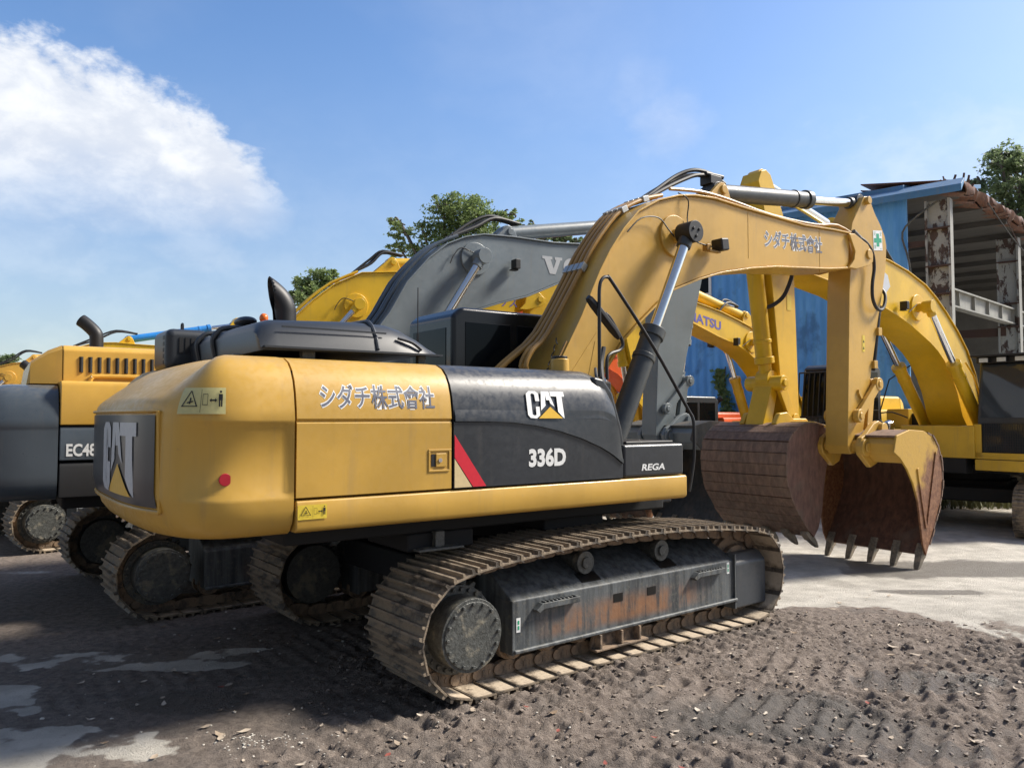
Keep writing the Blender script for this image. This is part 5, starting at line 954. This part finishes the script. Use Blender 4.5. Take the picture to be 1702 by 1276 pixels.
def tree(base, h, blobs, n, ls, label, mat, seed, name='tree', group=None):
    rg = np.random.default_rng(seed); R = empty(name, base, 0, label, 'tree', group); b = MB(); rr = random.Random(seed)
    zb = min(z-r for _, _, z, r in blobs); r0 = h*.016+.05
    b.tube([(0, 0, 0), (.03*h*.3, 0, zb*.5), (0, .1, zb), (.2, 0, h*.8)], lambda t: r0*(1-.8*t), 8, 5)
    for x, y, z, r in blobs:
        b.tube([(0, 0, max(zb*.75, z*.5)), (x*.45, y*.45, z*.72+(zb*.1)), (x*.9, y*.9, z), (x, y, z+r*.5)], lambda t: r0*.45*(1-.85*t)+.012, 6, 4)
        for k in range(5): a = rr.random()*6.28; b.tube([(x*.8, y*.8, z-r*.3), (x+r*.5*math.cos(a), y+r*.5*math.sin(a), z+r*.1), (x+r*.85*math.cos(a), y+r*.85*math.sin(a), z+r*.35*rr.uniform(-1, 1))], .02+r0*.06, 5, 3)
    b.build('trunk', BARK, R)
    tot = sum(r**2 for *_, r in blobs); C_ = []
    for x, y, z, r in blobs:                               # sprays of leaves: clumps on a bumpy shell, gaps between
        m = max(4, int(n*r**2/tot/34)); d = rg.normal(size=(m, 3)); d /= np.linalg.norm(d, axis=1)[:, None]; rad = r*(.30+.75*rg.random(m)**.6)
        cc = np.array([x, y, z])+d*rad[:, None]*np.array([1, 1, .82])
        for c in cc:
            k = 34; sc = r*.15*(.5+.9*rg.random()); C_.append(c+rg.normal(size=(k, 3))*sc*np.array([1, 1, .6]))
    P = np.concatenate(C_); m = len(P); a = rg.normal(size=(m, 3)); a[:, 2] *= .6; a /= np.linalg.norm(a, axis=1)[:, None]; q = rg.normal(size=(m, 3)); q -= (q*a).sum(1)[:, None]*a; q /= np.linalg.norm(q, axis=1)[:, None]
    s = ls*(.6+.8*rg.random(m))[:, None]; V = np.stack([P-a*s, P+q*s*.45, P+a*s, P-q*s*.45], 1).reshape(-1, 3)
    me = bpy.data.meshes.new('crown'); me.vertices.add(4*m); me.vertices.foreach_set('co', V.ravel()); me.loops.add(4*m); me.loops.foreach_set('vertex_index', np.arange(4*m)); me.polygons.add(m); me.polygons.foreach_set('loop_start', np.arange(0, 4*m, 4)); me.polygons.foreach_set('loop_total', np.full(m, 4)); me.update(calc_edges=True)
    me.materials.append(mat); o = bpy.data.objects.new('crown', me); COL.objects.link(o); o.parent = R; return R
def at(px, py, D): return ((px-851)/1278*D, D, 2.05+(692-py)/1278*D)      # picture measure to metres, used only to size things
def tree_at(D, px, blobs, n, ls, label, mat, seed):
    bx = (px-851)/1278*D; B = []
    rg = random.Random(seed)
    for qx, qy, r in blobs: x, _, z = at(qx, qy, D); B.append((x-bx, rg.uniform(-1, 1)*r/1278*D*.8, z+.3, r/1278*D))
    tree((bx, D, -.2), max(z for *_, z, r in B), B, n, ls, label, mat, seed)
tree_at(44, 745, [(765, 355, 42), (735, 345, 30), (790, 345, 32), (815, 365, 28), (775, 395, 38), (735, 385, 30), (700, 390, 22), (665, 385, 22), (655, 415, 18), (690, 415, 20), (720, 420, 25), (770, 425, 30), (820, 395, 25), (845, 355, 16), (860, 375, 15), (655, 372, 14)], 15000, .10, 'tall broadleaf tree with an open crown, tallest of those behind the grey boom', LEAF[0], 11)
tree_at(50, 520, [(520, 470, 26), (540, 462, 20), (500, 480, 20), (490, 500, 17), (515, 500, 28), (548, 490, 18)], 7000, .11, 'small rounded tree between the black exhaust and the third boom', LEAF[0], 12)
tree_at(40, 1700, [(1665, 270, 30), (1690, 262, 34), (1720, 280, 40), (1640, 300, 22), (1660, 320, 28), (1695, 320, 34), (1740, 330, 40), (1690, 360, 24), (1722, 375, 30), (1770, 300, 40), (1625, 325, 14)], 13000, .105, 'leafy tree rising beyond the rusty roof edge at the right', LEAF[1], 13)
tree_at(62, 915, [(905, 400, 12), (925, 395, 12), (945, 398, 11), (885, 372, 9), (960, 402, 9)], 2600, .14, 'thin distant tree seen between the grey cylinder and the grey boom', LEAF[1], 14)
tree_at(80, 2, [(2, 600, 14), (-20, 596, 18), (12, 612, 8)], 2500, .2, 'distant low tree at the left edge above the amber boom', LEAF[1], 15)
# ------------------------------------------------------------------ weeds, creeper, loose stones, leaves
def scatter(name, label, cat, pts, shape, mat, kind='stuff'):
    vs, fs = [], []; o = 0
    for p in pts:
        v, f = shape(p); vs.append(v); fs += [tuple(i+o for i in q) for q in f]; o += len(v)
    me = bpy.data.meshes.new(name); me.from_pydata(np.concatenate(vs).tolist(), [], fs); me.materials.append(mat); me.polygons.foreach_set('use_smooth', [True]*len(me.polygons)); me.set_sharp_from_angle(angle=.9)
    ob = bpy.data.objects.new(name, me); COL.objects.link(ob); return tag(ob, label, cat, None, kind)
ICO_V = np.array([(0, 0, -1), (.72, -.53, -.45), (-.28, -.85, -.45), (-.89, 0, -.45), (-.28, .85, -.45), (.72, .53, -.45), (.28, -.85, .45), (-.72, -.53, .45), (-.72, .53, .45), (.28, .85, .45), (.89, 0, .45), (0, 0, 1)])
ICO_F = [(0, 1, 2), (1, 0, 5), (0, 2, 3), (0, 3, 4), (0, 4, 5), (1, 5, 10), (2, 1, 6), (3, 2, 7), (4, 3, 8), (5, 4, 9), (1, 10, 6), (2, 6, 7), (3, 7, 8), (4, 8, 9), (5, 9, 10), (6, 10, 11), (7, 6, 11), (8, 7, 11), (9, 8, 11), (10, 9, 11)]
def lump(p):
    x, y, z, s = p; v = ICO_V*(.7+.6*RNG.random((12, 1)))*s*np.array([1.2, 1, .62]); a = RNG.random()*6.28; c, q = math.cos(a), math.sin(a); v = v @ np.array([[c, -q, 0], [q, c, 0], [0, 0, 1]]); return v+np.array([x, y, z+s*.15]), ICO_F
def spots(n, x0, x1, y0, y1, s0, s1, cond=None):
    X = RNG.uniform(x0, x1, n*4); Y = RNG.uniform(y0, y1, n*4); mud, wet, dark, rough = ground_fields(X, Y); k = RNG.random(n*4) < (cond(mud, rough, X, Y) if cond else 1)
    X, Y = X[k][:n], Y[k][:n]; Z = ground_height(X, Y); return [(x, y, z, s0+(s1-s0)*RNG.random()**4) for x, y, z in zip(X, Y, Z)]
mudm = steel_mud('mud_clod', (.15, .118, .096), (.25, .205, .17), .5, .9, 9)
scatter('mud_clods', 'brown clods of churned mud beside the near track', 'mud', spots(9000, -1.6, 4.8, 4.1, 8.4, .003, .019, lambda m, r, X, Y: np.clip(r*1.1-.1, 0, 1)), lump, mudm)
scatter('gravel', 'pale chips of gravel strewn over the dirt', 'gravel', spots(420, -3.2, 4.2, 4.2, 9, .004, .016, lambda m, r, X, Y: .4)+[(x, y, gz(x, y), s) for x, y, s in zip(RNG.normal(-1.62, .13, 70), RNG.normal(4.95, .05, 70), RNG.uniform(.003, .010, 70))]+[(x, y, gz(x, y), s) for x, y, s in zip(RNG.normal(-1.2, .3, 40), RNG.normal(4.8, .12, 40), RNG.uniform(.003, .011, 40))], lump, plain('pale_gravel', (.46, .43, .38), .8))
def leaf(p):
    x, y, z, s = p; a = RNG.random()*6.28; c, q = math.cos(a), math.sin(a); k = RNG.uniform(.1, .55); t = np.array([(-1, 0, k*.6), (-.35, .42, .1), (.4, .38, .12), (1, 0, k), (.4, -.38, .05), (-.35, -.42, .2), (0, 0, -.02)])*s
    t = t @ np.array([[c, -q, 0], [q, c, 0], [0, 0, 1]]); return t+np.array([x, y, z+.008]), [(0, 6, 1), (1, 6, 2), (2, 6, 3), (3, 6, 4), (4, 6, 5), (5, 6, 0)]
lt = NT('dry_leaf'); q = lt.noise(2.3, 3, .5); lt.set(lt.mix(lt.ramp(q, .35, .65), (.24, .17, .11), (.55, .48, .39)), .7)
scatter('leaf_litter', 'dry pale brown leaves scattered over the mud', 'leaves', spots(360, -3.4, 5.2, 4.3, 9.8, .022, .055, lambda m, r, X, Y: .15+.3*m), leaf, lt.m)
lr = NT('red_leaf'); q = lr.noise(3, 3); lr.set(lr.mix(q, (.16, .035, .03), (.34, .10, .07)), .6)
scatter('red_leaves', 'few reddish fallen leaves on the mud in front', 'leaves', [(x, y, gz(x, y), s) for x, y, s in ((-.75, 4.72, .035), (.55, 4.62, .03), (.98, 4.50, .032), (1.9, 4.44, .055), (.3, 5.1, .03), (.9, 4.95, .025), (2.5, 5.5, .03), (-2.2, 5.9, .03), (.1, 5.45, .026))], leaf, lr.m)
def blade(p):
    x, y, z, s = p; a = RNG.random()*6.28; d = np.array([math.cos(a), math.sin(a), 0]); w_ = np.array([-d[1], d[0], 0])*s*.06; b_ = np.array([x, y, z]); l = s*RNG.uniform(.25, .7)
    return np.array([b_-w_, b_+w_, b_+d*l*.4+w_*.8+(0, 0, s*.6), b_+d*l*.4-w_*.8+(0, 0, s*.6), b_+d*l+(0, 0, s*.8)]), [(0, 1, 2, 3), (3, 2, 4)]
gm = NT('weedy_grass'); q = gm.noise(2.5, 4); gm.set(gm.mix(q, (.10, .12, .05), (.30, .30, .16)), .7)
scatter('grass', 'scruffy pale green grass growing beyond the right excavator', 'grass', [(x, y, -.18, .16+.3*RNG.random()) for x, y in zip(RNG.uniform(9.5, 22, 9000), RNG.uniform(18.6, 24, 9000)) if (x-12.8)*.643+(y-23)*.766 < -.1 or x > 13.4], blade, gm.m)
cv = []; 
for i in range(900):
    t = RNG.random(); zz = -.1+4.0*t; xx = 6.80+.18*math.sin(zz*2.1)+RNG.normal(0, .10+.10*(1-t)); cv.append((xx, zz))
def creeper():
    R = empty('creeper', (12.8, 23, -.18), math.atan2(.643, -.766), 'leafy creeper climbing the stained blue wall', 'creeper'); b = MB(); b.tube([(7.0, .06, 0), (6.75, .06, 1.2), (6.9, .06, 2.4), (6.75, .06, 4.0)], .025, 6, 5); b.build('stem', BARK, R)
    b = MB(); rg = random.Random(5)
    for x, z in cv:
        a = rg.random()*6.28; s = rg.uniform(.04, .11); d = rg.uniform(.05, .20); b.add([(x+s*math.cos(a), d, z+s*math.sin(a)), (x-s*.6*math.sin(a), d+.05, z+s*.6*math.cos(a)), (x-s*math.cos(a), d+.02, z-s*math.sin(a)), (x+s*.6*math.sin(a), d-.03, z-s*.6*math.cos(a))], [(0, 1, 2, 3)])
    b.build('leaves', LEAF[0], R, recalc=False)
creeper()
